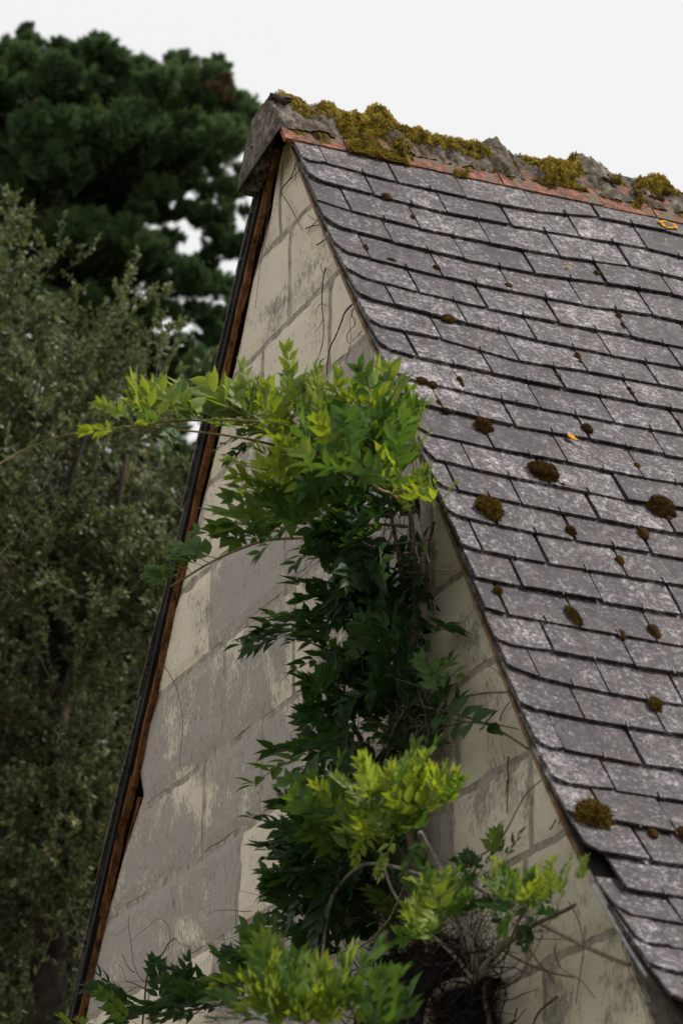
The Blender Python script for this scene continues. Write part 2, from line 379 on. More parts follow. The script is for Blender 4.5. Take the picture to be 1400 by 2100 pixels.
# ---- the slates that face us
COURSES=[
  ([(-0.059,0.359),(-0.028,0.381)],[(0.027,0.374),(0.252,0.398),(0.476,0.405),(0.711,0.394),(0.947,0.344),(1.18,0.337)]) ,
  ([(-0.04,0.455),(-0.01,0.494)],[(0.149,0.509),(0.38,0.529),(0.596,0.52),(0.832,0.498),(1.067,0.482)]) ,
  ([],[(0.046,0.64),(0.258,0.664),(0.484,0.664),(0.717,0.655),(0.967,0.619)]) ,
  ([(-0.046,0.705),(-0.015,0.754)],[(0.141,0.776),(0.364,0.796),(0.594,0.793),(0.842,0.76),(1.069,0.742)]) ,
  ([(-0.049,0.848),(-0.024,0.898)],[(0.039,0.908),(0.26,0.925),(0.48,0.931),(0.709,0.927),(0.95,0.898)]) ,
  ([(-0.047,0.982),(-0.004,1.033)],[(0.154,1.054),(0.366,1.065),(0.591,1.067),(0.823,1.063)]) ,
  ([(-0.041,1.118),(-0.011,1.149)],[(0.051,1.156),(0.267,1.178),(0.478,1.198),(0.714,1.198),(0.942,1.191)]) ,
  ([(-0.047,1.253),(-0.025,1.291)],[(0.159,1.298),(0.379,1.342),(0.597,1.324),(0.826,1.317)]) ,
  ([(-0.05,1.381),(-0.026,1.415)],[(0.052,1.427),(0.271,1.437),(0.493,1.443),(0.714,1.446)]) ,
  ([(-0.038,1.513),(-0.006,1.556)],[(0.15,1.569),(0.377,1.578),(0.599,1.582),(0.821,1.576)]) ,
  ([(-0.04,1.64),(-0.012,1.669)],[(0.055,1.679),(0.266,1.699),(0.488,1.696),(0.713,1.705)]) ,
  ([(-0.055,1.77),(-0.017,1.818)],[(0.162,1.833),(0.378,1.834),(0.601,1.845)]) ,
  ([(-0.064,1.894),(-0.034,1.937)],[(0.07,1.951),(0.289,1.96),(0.51,1.974)]) ,
  ([(-0.064,2.023),(-0.044,2.059)],[(-0.003,2.065),(0.175,2.076),(0.396,2.085),(0.615,2.087)]) ,
  ([(-0.059,2.152),(-0.033,2.18)],[(0.076,2.19),(0.295,2.197),(0.514,2.197)]) ,
  ([],[(-0.001,2.315),(0.181,2.323),(0.403,2.319)]) ,
  ([(-0.053,2.427),(-0.047,2.429)],[(0.075,2.437),(0.294,2.445),(0.521,2.448)]) ,
  ([],[(0.005,2.558),(0.196,2.568),(0.409,2.573)]) ,
  ([(-0.051,2.656),(-0.021,2.677)],[(0.092,2.679),(0.308,2.689)]) ,
  ([(-0.048,2.755),(-0.012,2.774)],[(0.023,2.789),(0.203,2.809),(0.407,2.816)]) ,
  ([(-0.047,2.894),(-0.024,2.913)],[(0.102,2.925),(0.316,2.931)]) ,
  ([(-0.054,3.031),(-0.028,3.055)],[(0.01,3.053),(0.215,3.068)]) ,
  ([(-0.057,3.157),(-0.025,3.182)],[(0.103,3.183),(0.319,3.189)]) ,
  ([(-0.061,3.277),(-0.038,3.3)],[(0.04,3.303),(0.208,3.32)]) ,
  ([(-0.059,3.406),(-0.027,3.434)],[(0.104,3.442)]) ,
  ([],[(-0.005,3.563),(0.193,3.57)]) ,
  ([(-0.058,3.613),(-0.032,3.662)],[(0.095,3.678)]) ,
  ([(-0.053,3.749),(-0.025,3.773)],[(0.02,3.775),(0.199,3.788)]) ,
  ([(-0.048,3.85),(-0.021,3.875)],[(0.1,3.88)]) ,
  ([(-0.041,3.972),(-0.023,3.991)],[(-0.006,3.992),(0.159,4.01)]) ,
]

TH = .0072
def slate_vf(poly_b, u0, u1, vb0, vb1, vt, lift, V, Fc):
    """poly_b: bottom edge points (u,v) left to right; side edges run up to vt"""
    base = len(V); top = []
    pts = []
    for (u, v) in poly_b: pts.append((u, v))
    vm = max(vb0, vb1)
    rows = [(poly_b[0][1], 1.0)]
    left = [(u0, vt+(poly_b[0][1]-vt)*f) for f in (0.0, .5)]
    right = [(u1, vt+(poly_b[-1][1]-vt)*f) for f in (.5, 0.0)]
    loop = left+pts+right
    def h(v, u):
        f = min(1, max(0, (v-vt)/(vm-vt))); tw = lift[0]+(lift[1]-lift[0])*((u-u0)/(u1-u0))
        return .0005+f*(.0190+tw)
    up = [roof(u, v, h(v, u)+TH) for u, v in loop]; dn = [roof(u, v, h(v, u)) for u, v in loop]
    n = len(loop); V += up; V += dn
    Fc.append(tuple(base+i for i in range(n)))
    # upper face as fan of quads is planar enough; sides:
    for i in range(n): j = (i+1) % n; Fc.append((base+j, base+i, base+n+i, base+n+j))
    Fc.append(tuple(base+n+i for i in range(n))[::-1])
def build_slate(poly_b, u0, u1, vt, stuff=None, lift=None):
    lift = lift or (random.uniform(-.001, .0028), random.uniform(-.001, .0028))
    if random.random() < .12: lift = (lift[0]+random.uniform(0, .006), lift[1]+random.uniform(0, .006))
    V, Fc = ([], []) if stuff is None else stuff
    slate_vf(poly_b, u0, u1, poly_b[0][1], poly_b[-1][1], vt, lift, V, Fc)
    if stuff is None:
        c = np.mean(np.array(V), 0); V = [np.array(v)-c for v in V]
        o = link('slate', mesh('slate', V, Fc), M['slate'], roofo); o.location = c; return o
random.seed(11)
stuffV, stuffF = [], []
hook_me = None
V, Fc = [], []; box_vf((0, 0, 0), (.0017, 0, 0), (0, .0125, 0), (0, 0, .0026), V, Fc); box_vf((0, -.012, -.006), (.0017, 0, 0), (0, .0016, 0), (0, 0, .008), V, Fc)
hook_me = mesh('hook', V, Fc); hook_me.materials.append(M['hook'])
def add_hook(u, v):
    p = roof(u, v, .0275); n = Vector(roofn(v)); d = Vector(roof(0, v)-roof(0, v+.02)).normalized(); a = random.uniform(-.10, .10)
    x = n.cross(d)*-1; 
    o = bpy.data.objects.new('hook', hook_me); COL.objects.link(o); o.parent = roofo
    m = Matrix((( *(d.cross(n)),), (*d,), (*n,))).transposed().to_4x4() @ Matrix.Rotation(a, 4, 'Z')
    m.translation = Vector(p); o.matrix_basis = m
hooks = []
for ci, (vg, js) in enumerate(COURSES):
    vis = True
    vmean = np.mean([j[1] for j in js]); E = .125
    js = list(js)
    while js[-1][0] < 5.8:
        trend = vmean*.5+js[-1][1]*.5
        js.append((js[-1][0]+random.uniform(.217, .226), trend+random.uniform(-.006, .006)))
    # verge piece
    gap = lambda: random.uniform(.0035, .0085) if random.random() < .8 else .0115
    if ci == 25:
        vg = None                            # a slate has slipped away here and left the battens bare
    u_end = js[0][0]-gap()
    if vg:
        a, b = vg
        ul = -.056+random.uniform(-.005, .005)
        if u_end-b[0] > .018:
            k = 5; pb = [(ul, a[1]-.006)]
            for q in range(1, k): f = q/k; pb.append((ul+(b[0]-ul)*f, a[1]+(b[1]-a[1])*f**.75+random.uniform(-.0015, .0015)))
            pb += [(b[0], b[1]), ((b[0]+u_end)/2, b[1]+(js[0][1]-b[1])*.4), (u_end, js[0][1]-random.uniform(0, .006))]
            build_slate(pb, ul, u_end, max(.10, b[1]-.27) if ci != 26 else 3.512)
        else:
            build_slate([(ul, a[1]), (u_end, a[1]+.03)], ul, u_end, max(.1, a[1]-.27))
    elif ci != 25:                           # long verge slate continues: its foot is hidden under the course above's line
        if ci == 2: build_slate([(-.056, js[0][1]-.03), (u_end, js[0][1]-.002)], -.056, u_end, js[0][1]-.27, lift=(-.003, -.003))
        else: build_slate([(-.056, js[0][1]-.012), (u_end, js[0][1])], -.056, u_end, js[0][1]-.27)
    for i in range(len(js)-1):
        u0, vb = js[i]; u1 = js[i+1][0]-gap(); ve = js[i+1][1] if js[i+1][0] < 1.6 else vb
        dv = random.uniform(-.004, .003); ve = ve+dv-.001
        pb = [(u0, vb)]
        for q in (.25, .5, .75): pb.append((u0+(u1-u0)*q, vb+(ve-vb)*q+random.uniform(-.0012, .0012)))
        pb.append((u1, ve)); vt = max(.10, min(vb, ve)-.272)
        vis = u0 < 1.55-.13*vb
        build_slate(pb, u0, u1, vt, None if vis else (stuffV, stuffF))
        if vis: hooks.append(((u0+u1)/2+random.uniform(-.006, .006), (vb+ve)/2-.006))
tag(link('slate', mesh('slate', stuffV, stuffF), M['slate'], roofo), kind='stuff')
for u, v in hooks: add_hook(u, v)
# zinc edge that shows where the low verge slates have lifted
V, Fc = [], []
tube_vf([roof(-.062, v, -.004) for v in np.linspace(3.52, 3.86, 8)], .004, .004, V, Fc, 5)
link('verge_strip', mesh('verge_strip', V, Fc), m_simple('pale_zinc', (.20, .21, .24), (.42, .43, .46), 30, .5, 0), roofo)

# ------------------------------------------------------------------ barge board on the left verge
random.seed(21)
def lpt(s, off, y): # s along left slope from the apex, off below the deck
    c, d = math.cos(math.radians(57)), math.sin(math.radians(57))
    return np.array([-.025-s*c-off*ln[0], y, 6.30-s*d-off*ln[1]])
def board(s0, s1, o0, o1, y0, y1, name='barge_board', wav=.011, n=34):
    V, Fc = [], []
    for i in range(n+1):
        s = s0+(s1-s0)*i/n; wv = wav*noise.noise((s*6, o0*9, 4)); w2 = wav*1.6*noise.noise((s*9, 8, o1*7))
        yb = .004*noise.noise((s*5, 1, 1))
        for (o, y) in ((o0+wv*.4, y0+yb), (o1+w2, y0+yb), (o1+w2, y1), (o0+wv*.4, y1)): V.append(lpt(s, o, y))
    for i in range(n):
        for j in range(4): Fc.append((i*4+j, i*4+(j+1) % 4, i*4+4+(j+1) % 4, i*4+4+j))
    Fc += [(3, 2, 1, 0), tuple(4*n+j for j in range(4))]
    return link(name, mesh(name, V, Fc), M['wood'], roofo)
board(.07, .95, -.011, .016, -.022, -.004)
board(.93, 1.66, -.014, .013, -.019, .0)
board(1.62, 2.12, -.006, .018, -.016, .004)
board(2.09, 2.56, -.012, .011, -.020, .004)
board(2.50, 3.25, -.004, .014, -.012, .008)
board(2.15, 2.75, .020, .042, .012, .034)
board(2.62, 3.05, .016, .034, .016, .034)
board(2.92, 3.5, -.010, .012, -.016, .006)
board(3.46, 4.3, -.002, .020, -.012, .006)
board(1.75, 4.2, -.030, -.012, .010, .026)

# ------------------------------------------------------------------ ridge: tiles, mortar crests
random.seed(31)
TOPS = [(-.10, 6.350), (-.058, 6.362), (-.026, 6.375), (.047, 6.366), (.12, 6.372), (.177, 6.366), (.235, 6.345), (.251, 6.385), (.284, 6.411), (.317, 6.390), (.358, 6.348),
        (.442, 6.336), (.61, 6.355), (.655, 6.366), (.678, 6.386), (.703, 6.386), (.737, 6.342), (.779, 6.334), (.935, 6.346), (.97, 6.375), (1.005, 6.402), (1.066, 6.381), (1.10, 6.36),
        (1.179, 6.350), (1.22, 6.368), (1.269, 6.396), (1.312, 6.365), (1.374, 6.353), (1.5, 6.335), (1.56, 6.39), (1.62, 6.34), (1.85, 6.335), (1.90, 6.385), (1.95, 6.34), (2.5, 6.335), (5.9, 6.335)]
TA = np.array(TOPS)
def top(u): return float(np.interp(u, TA[:, 0], TA[:, 1]))
TJ = [-.085, .12, .30, .64, .985, 1.172, 1.52, 1.86, 2.2, 2.54, 2.88, 3.22, 3.56, 3.9, 4.24, 4.58, 4.92, 5.26, 5.6, 5.94]
TILE = [(.176, 6.138), (.150, 6.176), (.126, 6.211), (.102, 6.245), (.076, 6.281), (.042, 6.306), (.0, 6.315), (-.038, 6.300), (-.062, 6.268), (-.080, 6.228), (-.102, 6.188), (-.122, 6.158)]
def xn(pr, i):
    a = np.array(pr[max(i-1, 0)]); b = np.array(pr[min(i+1, len(pr)-1)]); t = (b-a)/np.linalg.norm(b-a); return np.array([t[1], -t[0]])
for k in range(len(TJ)-1):
    a, b = TJ[k]+.003, TJ[k+1]-.003; V, Fc = [], []; dz0, dz1 = random.uniform(-.003, .004), random.uniform(-.003, .004); n = len(TILE); m = 8
    for j in range(m+1):
        u = a+(b-a)*j/m; dz = dz0+(dz1-dz0)*j/m
        for i, (x, z) in enumerate(TILE):
            q = xn(TILE, i); jit = .003*noise.noise((u*20, i*3, k)); 
            V.append((x+q[0]*.009, u+(jit if 0 < i < n-1 else 0), z+q[1]*.009+dz)); V.append((x-q[0]*.006, u, z-q[1]*.006+dz+jit*.6))
    W = 2*n
    for j in range(m):
        for i in range(n-1):
            p = j*W+2*i; Fc += [(p, p+W, p+W+2, p+2), (p+1, p+3, p+W+3, p+W+1)]
        p = j*W; Fc += [(p, p+1, p+W+1, p+W), (p+2*n-2, p+W+2*n-2, p+W+2*n-1, p+2*n-1)]
    for j in (0, m):
        for i in range(n-1):
            p = j*W+2*i; f = (p, p+2, p+3, p+1); Fc.append(f if j == 0 else f[::-1])
    c = np.mean(np.array(V), 0); V = [np.array(v)-c for v in V]
    o = link('ridge_tile', mesh('ridge_tile', V, Fc), M['terracotta'], ridge); o.location = c
# mortar body: lumpy saddle
def fbm(p, o=4, s=1.0):
    v, a = 0, 1
    for _ in range(o): v += a*noise.noise(p); p = (p[0]*2.1, p[1]*2.1, p[2]*2.1); a *= .55
    return v*s
def body_pt(u, t, lumpy=1.0):
    """t from -1 (far side foot) over 0 (top) to 1 (near side foot)"""
    zt = top(u); s = abs(t); sg = 1 if t >= 0 else -1
    foot = 6.196+.016*noise.noise((u*7, 2, 2))+.010*noise.noise((u*23, 2, 2)) if t > 0 else 6.13
    fx = float(np.interp(foot, [6.138, 6.176, 6.211, 6.245, 6.281], [.176, .150, .126, .102, .076]))+.016
    zt += .35*max(0, zt-6.352); peak = max(0, zt-6.345)
    x = sg*fx*(s**.78)*(1 - peak*3.2*(s*(1-s))*1.6)
    z = zt+(foot-zt)*(s**(1.55 if zt < 6.36 else 1.15))
    n = np.array([sg*.75*s, 0, 1-s*.6]); n /= np.linalg.norm(n)
    d = lumpy*(.019*fbm((u*14, t*2.4, 5), 5)+.008*fbm((u*60, t*9, 1), 2))
    return np.array([x, u, z])+n*d, n
def moss_mask(u, t):
    m = fbm((u*6.5, t*1.6, 11), 3)+.10
    if t < -.15: m -= .5
    if .0 <= t <= .75 and .1 < u < 1.12: m += .28
    if 1.05 < u < 1.6 and 0 < t < .6: m += .35
    if t > 1: m = m-.35+(.75 if .125 < u < .295 else 0)-(.5 if u > .9 else 0)+.5*noise.noise((u*16, t*3, 9))
    if u < .02: m -= .25*(t > .3)
    for a, b, ta, tb, am in ((.0, .10, .05, .45, -.6), (-.10, -.05, -1, 1, -1), (.035, .07, .5, .9, -.7), (.12, .32, .35, 1.3, .5), (.24, .30, -.1, .35, -.45), (.33, .64, .0, .55, .55), (.28, .33, .35, .8, -.7),
                             (.64, .76, .0, .75, -.7), (.72, .94, .0, .45, .45), (.70, .80, .4, .9, -.4), (.96, 1.12, .5, 1.0, -.5), (.98, 1.06, -.1, .4, -.3), (1.05, 3.0, .0, 1.0, -.35), (.05, .12, .35, .9, -.2), (.07, .22, -.1, .3, .5), (-.04, .05, .0, .35, .5), (.90, .98, 0, .4, .4)):
        if a <= u <= b and ta <= t <= tb: m += am
    return m
def grid_surface(f, us, ts):
    V = [f(u, t) for u in us for t in ts]; n = len(ts); Fc = []
    for i in range(len(us)-1):
        for j in range(n-1): p = i*n+j; Fc.append((p, p+1, p+n+1, p+n))
    return V, Fc
us = np.concatenate([np.arange(-.088, 1.62, .0065), np.arange(1.62, 5.92, .06)]); ts = np.linspace(-1, 1, 56)
V, Fc = grid_surface(lambda u, t: body_pt(u, t)[0], us, ts)
cap = len(ts); Fc.append(tuple(range(cap))[::-1])
link('mortar', mesh('mortar', V, Fc, True), M['mortar'], ridge)
# the grey mortared end of the ridge, running a little way down the far slope
V, Fc = [], []; K, R = 44, 26
for i in range(K):
    f = i/(K-1); s = -.06+f*.27; w_ = .044*(1-.45*f**1.5); th = .044*(1-.40*f)
    for j in range(R):
        an = 2*math.pi*j/R; c0 = lpt(s, 0, 0)
        c0 = c0+np.array([ln[0], 0, ln[1]])*(.004+math.sin(an)*th*.75+.026*fbm((f*9, math.cos(an)*1.7, math.sin(an)*1.7), 5))
        c0[1] = -.050+math.cos(an)*w_*.78+.016*fbm((f*8, math.cos(an)*2, 7+math.sin(an)*2), 4)
        if f < .16: c0[0] += .06*(1-f/.16)
        V.append(c0)
for i in range(K-1):
    for j in range(R): Fc.append((i*R+j, i*R+(j+1) % R, (i+1)*R+(j+1) % R, (i+1)*R+j))
Fc += [tuple(range(R))[::-1], tuple((K-1)*R+j for j in range(R))]
link('mortar_end', mesh('mortar_end', V, Fc, True), M['mortar'], ridge)

# ------------------------------------------------------------------ moss
def blades(anchor, V, Fc, T, n, L, tone, spread=.9, wid=.16):
    p, nn = anchor; nn = Vector(nn).normalized(); p = Vector(p)
    for _ in range(n):
        d = (nn+Vector((random.gauss(0, 1), random.gauss(0, 1), random.gauss(0, 1)))*.42*spread).normalized()
        s = d.cross(Vector((random.gauss(0, 1), random.gauss(0, 1), random.gauss(0, 1)))).normalized()*L*wid
        l = L*random.uniform(.55, 1.2); b = len(V); tt = min(1, max(0, tone+random.uniform(-.28, .28)))
        V += [p-s, p+s, p+d*l+s*.5, p+d*l*1.12-s*.4]; Fc.append((b, b+1, b+2, b+3)); T += [tt]*4
def with_tone(me, T):
    a = me.attributes.new('tone', 'FLOAT', 'POINT'); a.data.foreach_set('value', T); return me
random.seed(41)
def skirt(u, t):                            # below the mortar foot the cushions hang over the lip of the tile
    if t <= 1: return body_pt(u, t)
    p, n = body_pt(u, 1); lip = np.array([.190, u, 6.128+.006*noise.noise((u*30, 1, 1))]); f = min(1, (t-1)/.3); return p+(lip-p)*f, np.array([.85, 0, .5])
V, Fc, T = [], [], []
n1 = 0
for _ in range(30000):
    u = random.uniform(-.07, 1.7); t = random.uniform(-.45, 1.28); m = moss_mask(u, t)
    if m < .08: continue
    p, nn = skirt(u, t); k = min(1, (m-.08)*1.6); lump = .5+.8*noise.noise((u*42, t*8, 3))
    p = p+nn*(k*.011*(.4+1.2*lump)-.001)
    blades((p, nn+np.array([0, 0, .35])), V, Fc, T, 4, .0068, .22+.75*lump*(1 if t < .45 else .8)-.12*(u > .95), 1.1, .2); n1 += 1
# under-sheet so that the cushions are solid
def msheet(u, t):
    p, nn = skirt(u, t); m = moss_mask(u, t); k = min(1, max(-.35, (m-.08)*1.6)); lump = .5+.8*noise.noise((u*42, t*8, 3))
    return p+nn*(k*.011*(.4+1.2*lump)-.002)
us2 = np.arange(-.075, 1.7, .008); ts2 = np.linspace(-.45, 1.28, 60); V2, F2 = grid_surface(msheet, us2, ts2)
b = len(V); V += V2; Fc += [tuple(b+i for i in f) for f in F2]; T += [.15+.25*noise.noise((v[0]*60, v[1]*60, v[2]*60)) for v in V2]
o = link('ridge_moss', with_tone(mesh('ridge_moss', V, Fc), T), M['moss'])
tag(o, 'yellow green moss growing in thick cushions along the tiled ridge', 'moss', kind='stuff')

def roof_uv(px, py):
    q = ray(px, py); a, b = 5.0, 12.0
    for _ in range(50):
        m = (a+b)/2; P_ = CAM+m*q
        if P_[0] > np.interp(-P_[2], -ZZ, XX): a = m
        else: b = m
    P_ = CAM+a*q; return P_[1], float(np.interp(-P_[2], -ZZ, SS))
def cushion_mesh(seed, ragged, nb):
    random.seed(seed); V, Fc, T = [], [], []; A, B = 16, 8
    def P_(an, ph):
        r = 1+.30*fbm((math.cos(an)*1.3, math.sin(an)*1.3, seed+ph), 2)+(.22*fbm((math.cos(an)*4, math.sin(an)*4, seed+ph*2), 2) if ragged else 0)
        return np.array([math.cos(an)*math.cos(ph)*r, math.sin(an)*math.cos(ph)*r, math.sin(ph)*.62*(1+.12*noise.noise((an, ph, seed)))-.06])
    for j in range(B+1):
        for i in range(A): V.append(P_(2*math.pi*i/A, -.25+(math.pi/2+.25)*j/B))
    for j in range(B):
        for i in range(A): Fc.append((j*A+i, j*A+(i+1) % A, (j+1)*A+(i+1) % A, (j+1)*A+i))
    T = [.12]*len(V)
    for _ in range(nb):
        an = random.uniform(0, 2*math.pi); ph = math.asin(random.uniform(-.05, 1)); p = P_(an, ph)*.96
        blades((p, p/np.linalg.norm(p)+np.array([0, .15, .2])), V, Fc, T, 2, .17 if not ragged else .27, .35+.4*noise.noise((an*2, ph*3, seed)), 1.0 if not ragged else 1.5, .10 if not ragged else .13)
    return with_tone(mesh('moss_clump', V, Fc), T)
CM = {('s', k): cushion_mesh(50+k, False, 240) for k in range(3)}
CM.update({('b', k): cushion_mesh(60+k, False, 1100) for k in range(2)})
CM.update({('r', k): cushion_mesh(70+k, True, 600) for k in range(3)})
for (kd, k), me in CM.items(): me.materials.append(M['mossdark'] if kd != 'r' else m_moss('ragged_moss_%d' % k, [(.15, (.030, .018, .005)), (.45, (.13, .085, .016)), (.8, (.28, .19, .03)), (.98, (.38, .28, .06))]))
def moss_clump(px, py, wpx, hpx, kd, label, group=None, k=None, rot=0.0):
    u, v = roof_uv(px, py); n = Vector(roofn(v)); d = Vector(roof(0, v+.02)-roof(0, v)).normalized(); y = Vector((0, 1, 0))
    su, sv = wpx/2/710, hpx/2/510                     # half sizes along the course and down the slope
    me = CM[(kd, random.randrange(3 if kd != 'b' else 2) if k is None else k)]
    o = bpy.data.objects.new('moss_clump', me); COL.objects.link(o)
    R3 = Matrix((tuple(y), tuple(-d), tuple(n))).transposed().to_4x4() @ Matrix.Rotation(rot, 4, 'Z') @ Matrix.Diagonal((su, sv, (su+sv)/2*1.05, 1))
    R3.translation = Vector(roof(u, v, .025)); o.matrix_world = R3
    return tag(o, label, 'moss', group or 'moss cushions on the slate roof')
random.seed(44)
moss_clump(1108, 987, 60, 40, 'b', 'large oblong brown moss cushion in the middle of the slate roof', k=0, rot=-.35)
moss_clump(1346, 1057, 58, 42, 'b', 'large oblong brown moss cushion near the right edge of the roof', k=1, rot=-.35)
moss_clump(1305+57, 1078, 14, 14, 's', 'small brown moss knob under the large right cushion')
moss_clump(984, 889, 34, 30, 'b', 'round furry orange brown moss cushion above the large middle one', k=1)
moss_clump(995, 1060, 46, 40, 'r', 'ragged yellow brown moss clump left of the bare middle slates', k=0)
moss_clump(1206, 1692, 56, 42, 'r', 'ragged dark moss clump at the verge low on the roof', k=1)
moss_clump(1242, 1703, 20, 9, 's', 'flat brown moss strip beside the ragged verge clump')
moss_clump(1197, 897, 19, 25, 'b', 'upright oval moss cushion beside the orange lichen fleck', k=0)
moss_clump(913, 668, 28, 16, 's', 'orange brown moss cushion under the grey one near the verge')
moss_clump(1162, 1105, 21, 19, 'b', 'round moss ball below the large middle cushion', k=1)
moss_clump(1312, 1110, 18, 25, 's', 'oval moss ball below the large right cushion')
moss_clump(1332, 1311, 23, 27, 's', 'smooth orange brown moss egg over a slate joint')
moss_clump(1334, 1462, 23, 24, 'r', 'ragged orange moss tuft hanging from a slate hook', k=2)
moss_clump(1266, 1317, 15, 19, 's', 'dark moss ball left of the smooth orange egg')
moss_clump(1169, 1282, 14, 34, 'r', 'thin ragged yellow moss strip in an open joint', k=2, rot=.3)
moss_clump(1263, 1165, 14, 19, 's', 'moss ball on the joint between the two rows of moss balls')
moss_clump(787, 417, 21, 15, 's', 'olive moss tuft high on the roof near the first ridge crest')
moss_clump(1396, 1731, 24, 26, 'b', 'dark moss ball cut by the right edge low on the roof', k=0)
moss_clump(1013, 1227, 16, 12, 'r', 'tiny ragged moss tuft by the verge below the vine', k=2)
tufts = []
for px, py, a, b in ((841, 459, 10, 11), (744, 521, 9, 16), (889, 563, 16, 12), (1036, 600, 16, 11), (1217, 573, 13, 10), (1262, 660, 13, 12), (1270, 682, 6, 18), (1178, 744, 10, 15), (1183, 756, 7, 8), (1137, 785, 10, 9),
                     (936, 794, 10, 15), (941, 804, 8, 12), (858, 796, 24, 12), (881, 804, 18, 14), (893, 841, 9, 12), (909, 857, 18, 8), (1283, 811, 8, 8), (1289, 821, 10, 9), (1383, 879, 7, 9), (1299, 970, 11, 13),
                     (1398, 1010, 12, 15), (1203, 1046, 6, 8), (1331, 1728, 15, 17), (1368, 1712, 8, 20), (1052, 838, 8, 6), (796, 548, 20, 6), (971, 863, 7, 8), (1146, 1010, 14, 7)):
    tufts.append((roof_uv(px, py), px, py, a, b))
CB_ = [np.mean([j[1] for j in js]) for vg, js in COURSES]
rows = {}
for tf in tufts: rows.setdefault(1+int(np.searchsorted(CB_, tf[0][1]+.004)), []).append(tf)
ORD = 'first second third fourth fifth sixth seventh eighth ninth tenth eleventh twelfth thirteenth fourteenth fifteenth sixteenth seventeenth eighteenth nineteenth twentieth'.split()
def ordn(i): return ORD[i-1] if i <= 20 else 'twenty-'+ORD[i-21]
for rw, lst in rows.items():
    lst.sort(key=lambda q: q[0][0])
    for i, (uvp, px, py, a, b) in enumerate(lst):
        lab = 'small brown moss tuft in the %s slate course from the ridge' % ordn(rw)
        if len(lst) > 1: lab += ', '+ordn(i+1)+' from the gable'
        moss_clump(px, py, a, b, 's', lab, group='small moss tufts in the slate joints')
# dark moss knobs on the ridge flanks
for ki, (px, py, a, b) in enumerate(sorted(((1128, 405, 38, 26), (1172, 404, 44, 20), (1098, 398, 20, 18), (948, 381, 14, 12), (914, 365, 16, 14), (935, 363, 12, 10), (1040, 392, 9, 8), (1325, 425, 26, 26), (1335, 405, 24, 16), (1300, 415, 32, 16), (1262, 372, 28, 18), (1310, 392, 26, 16), (1353, 408, 20, 16), (1365, 395, 16, 14), (1240, 368, 20, 14), (595, 262, 40, 18), (655, 298, 44, 18), (1395, 420, 30, 18)))):
    q = ray(px, py); tt = (.105-CAM[0])/q[0]; p = CAM+tt*q
    o = bpy.data.objects.new('moss_clump', CM[('b', random.randrange(2))]); COL.objects.link(o)
    o.matrix_world = Matrix.Translation(Vector(p)) @ Matrix.Rotation(math.radians(50), 4, 'Y') @ Matrix.Rotation(random.uniform(0, 6), 4, 'Z') @ Matrix.Diagonal((b/2/560, a/2/640, .012, 1))
    tag(o, 'dark moss knob on the side of the ridge, %s of the knobs from the gable' % ordn(ki+1), 'moss', 'moss knobs on the ridge')

# lichen
def patch(px, py, pts, label, mat='lichen', nm='lichen_patch', hole=None):
    u0, v0 = roof_uv(px, py); V, Fc = [], []; n = 26
    for i in range(n):
        an = 2*math.pi*i/n; r = 1+.42*noise.noise((math.cos(an)*2, math.sin(an)*2, px))+.35*noise.noise((math.cos(an)*6, math.sin(an)*6, px))
        for rr, h in ((hole or .02, .0285), (1.0, .0285), (.93, .0305), ((hole or .02)+.03, .0305)):
            V.append(roof(u0+math.cos(an)*pts[0]*rr*r, v0+math.sin(an)*pts[1]*rr*r, h))
    for i in range(n):
        j = (i+1) % n
        for a in range(4): b = (a+1) % 4; Fc.append((i*4+a, j*4+a, j*4+b, i*4+b))
    return tag(link(nm, mesh(nm, V, Fc), M[mat]), label, 'lichen')
patch(1362, 476, (.034, .022), 'bright orange ring of lichen on the top slate under the ridge', hole=.55)
q = ray(1350, 457)
V, Fc = [], []
tube_vf(sm([CAM+(.150-CAM[0])/ray(*p)[0]*ray(*p) for p in ((1332, 452), (1345, 450), (1358, 454), (1366, 462), (1352, 465), (1338, 464), (1332, 455))], 1), .0045, .004, V, Fc, 6)
tag(link('lichen_patch', mesh('lichen_patch', V, Fc), M['lichen']), 'orange lichen loop on the lower lip of the ridge tile', 'lichen')
patch(1163, 913, (.011, .013), 'small orange lichen fleck beside the upright oval moss cushion')
patch(1172, 919, (.006, .005), 'second, smaller orange lichen fleck just right of the first', nm='lichen_patch')
patch(1157, 563, (.005, .006), 'tiny orange lichen dot high on the right of the roof')

# ------------------------------------------------------------------ wisteria
def leaflet_vf(base, d, up, L, W, V, Fc, T, tone, curl):
    d = d.normalized(); s = d.cross(up).normalized(); n = s.cross(d).normalized(); b = len(V)
    prof = ((.0, .0), (.14, .60), (.36, 1.0), (.60, .80), (.80, .34), (1.0, .0)); fold = .32
    wv = random.uniform(-.12, .12)
    for k, (t, w) in enumerate(prof):
        m = base+d*L*t+n*(-curl*L*t*t+wv*L*math.sin(t*6)*.2)
        if w == 0: V.append(m)
        else:
            V.append(m-s*W*w+n*W*w*fold); V.append(m); V.append(m+s*W*w+n*W*w*fold)
    # indices: 0 base; 1-3,4-6,7-9,10-12; 13 tip
    Fc += [(b, b+2, b+1), (b, b+3, b+2)]
    for r in (1, 4, 7): Fc += [(b+r, b+r+1, b+r+4, b+r+3), (b+r+1, b+r+2, b+r+5, b+r+4)]
    Fc += [(b+10, b+11, b+13), (b+11, b+12, b+13)]
    T += [tone]*14
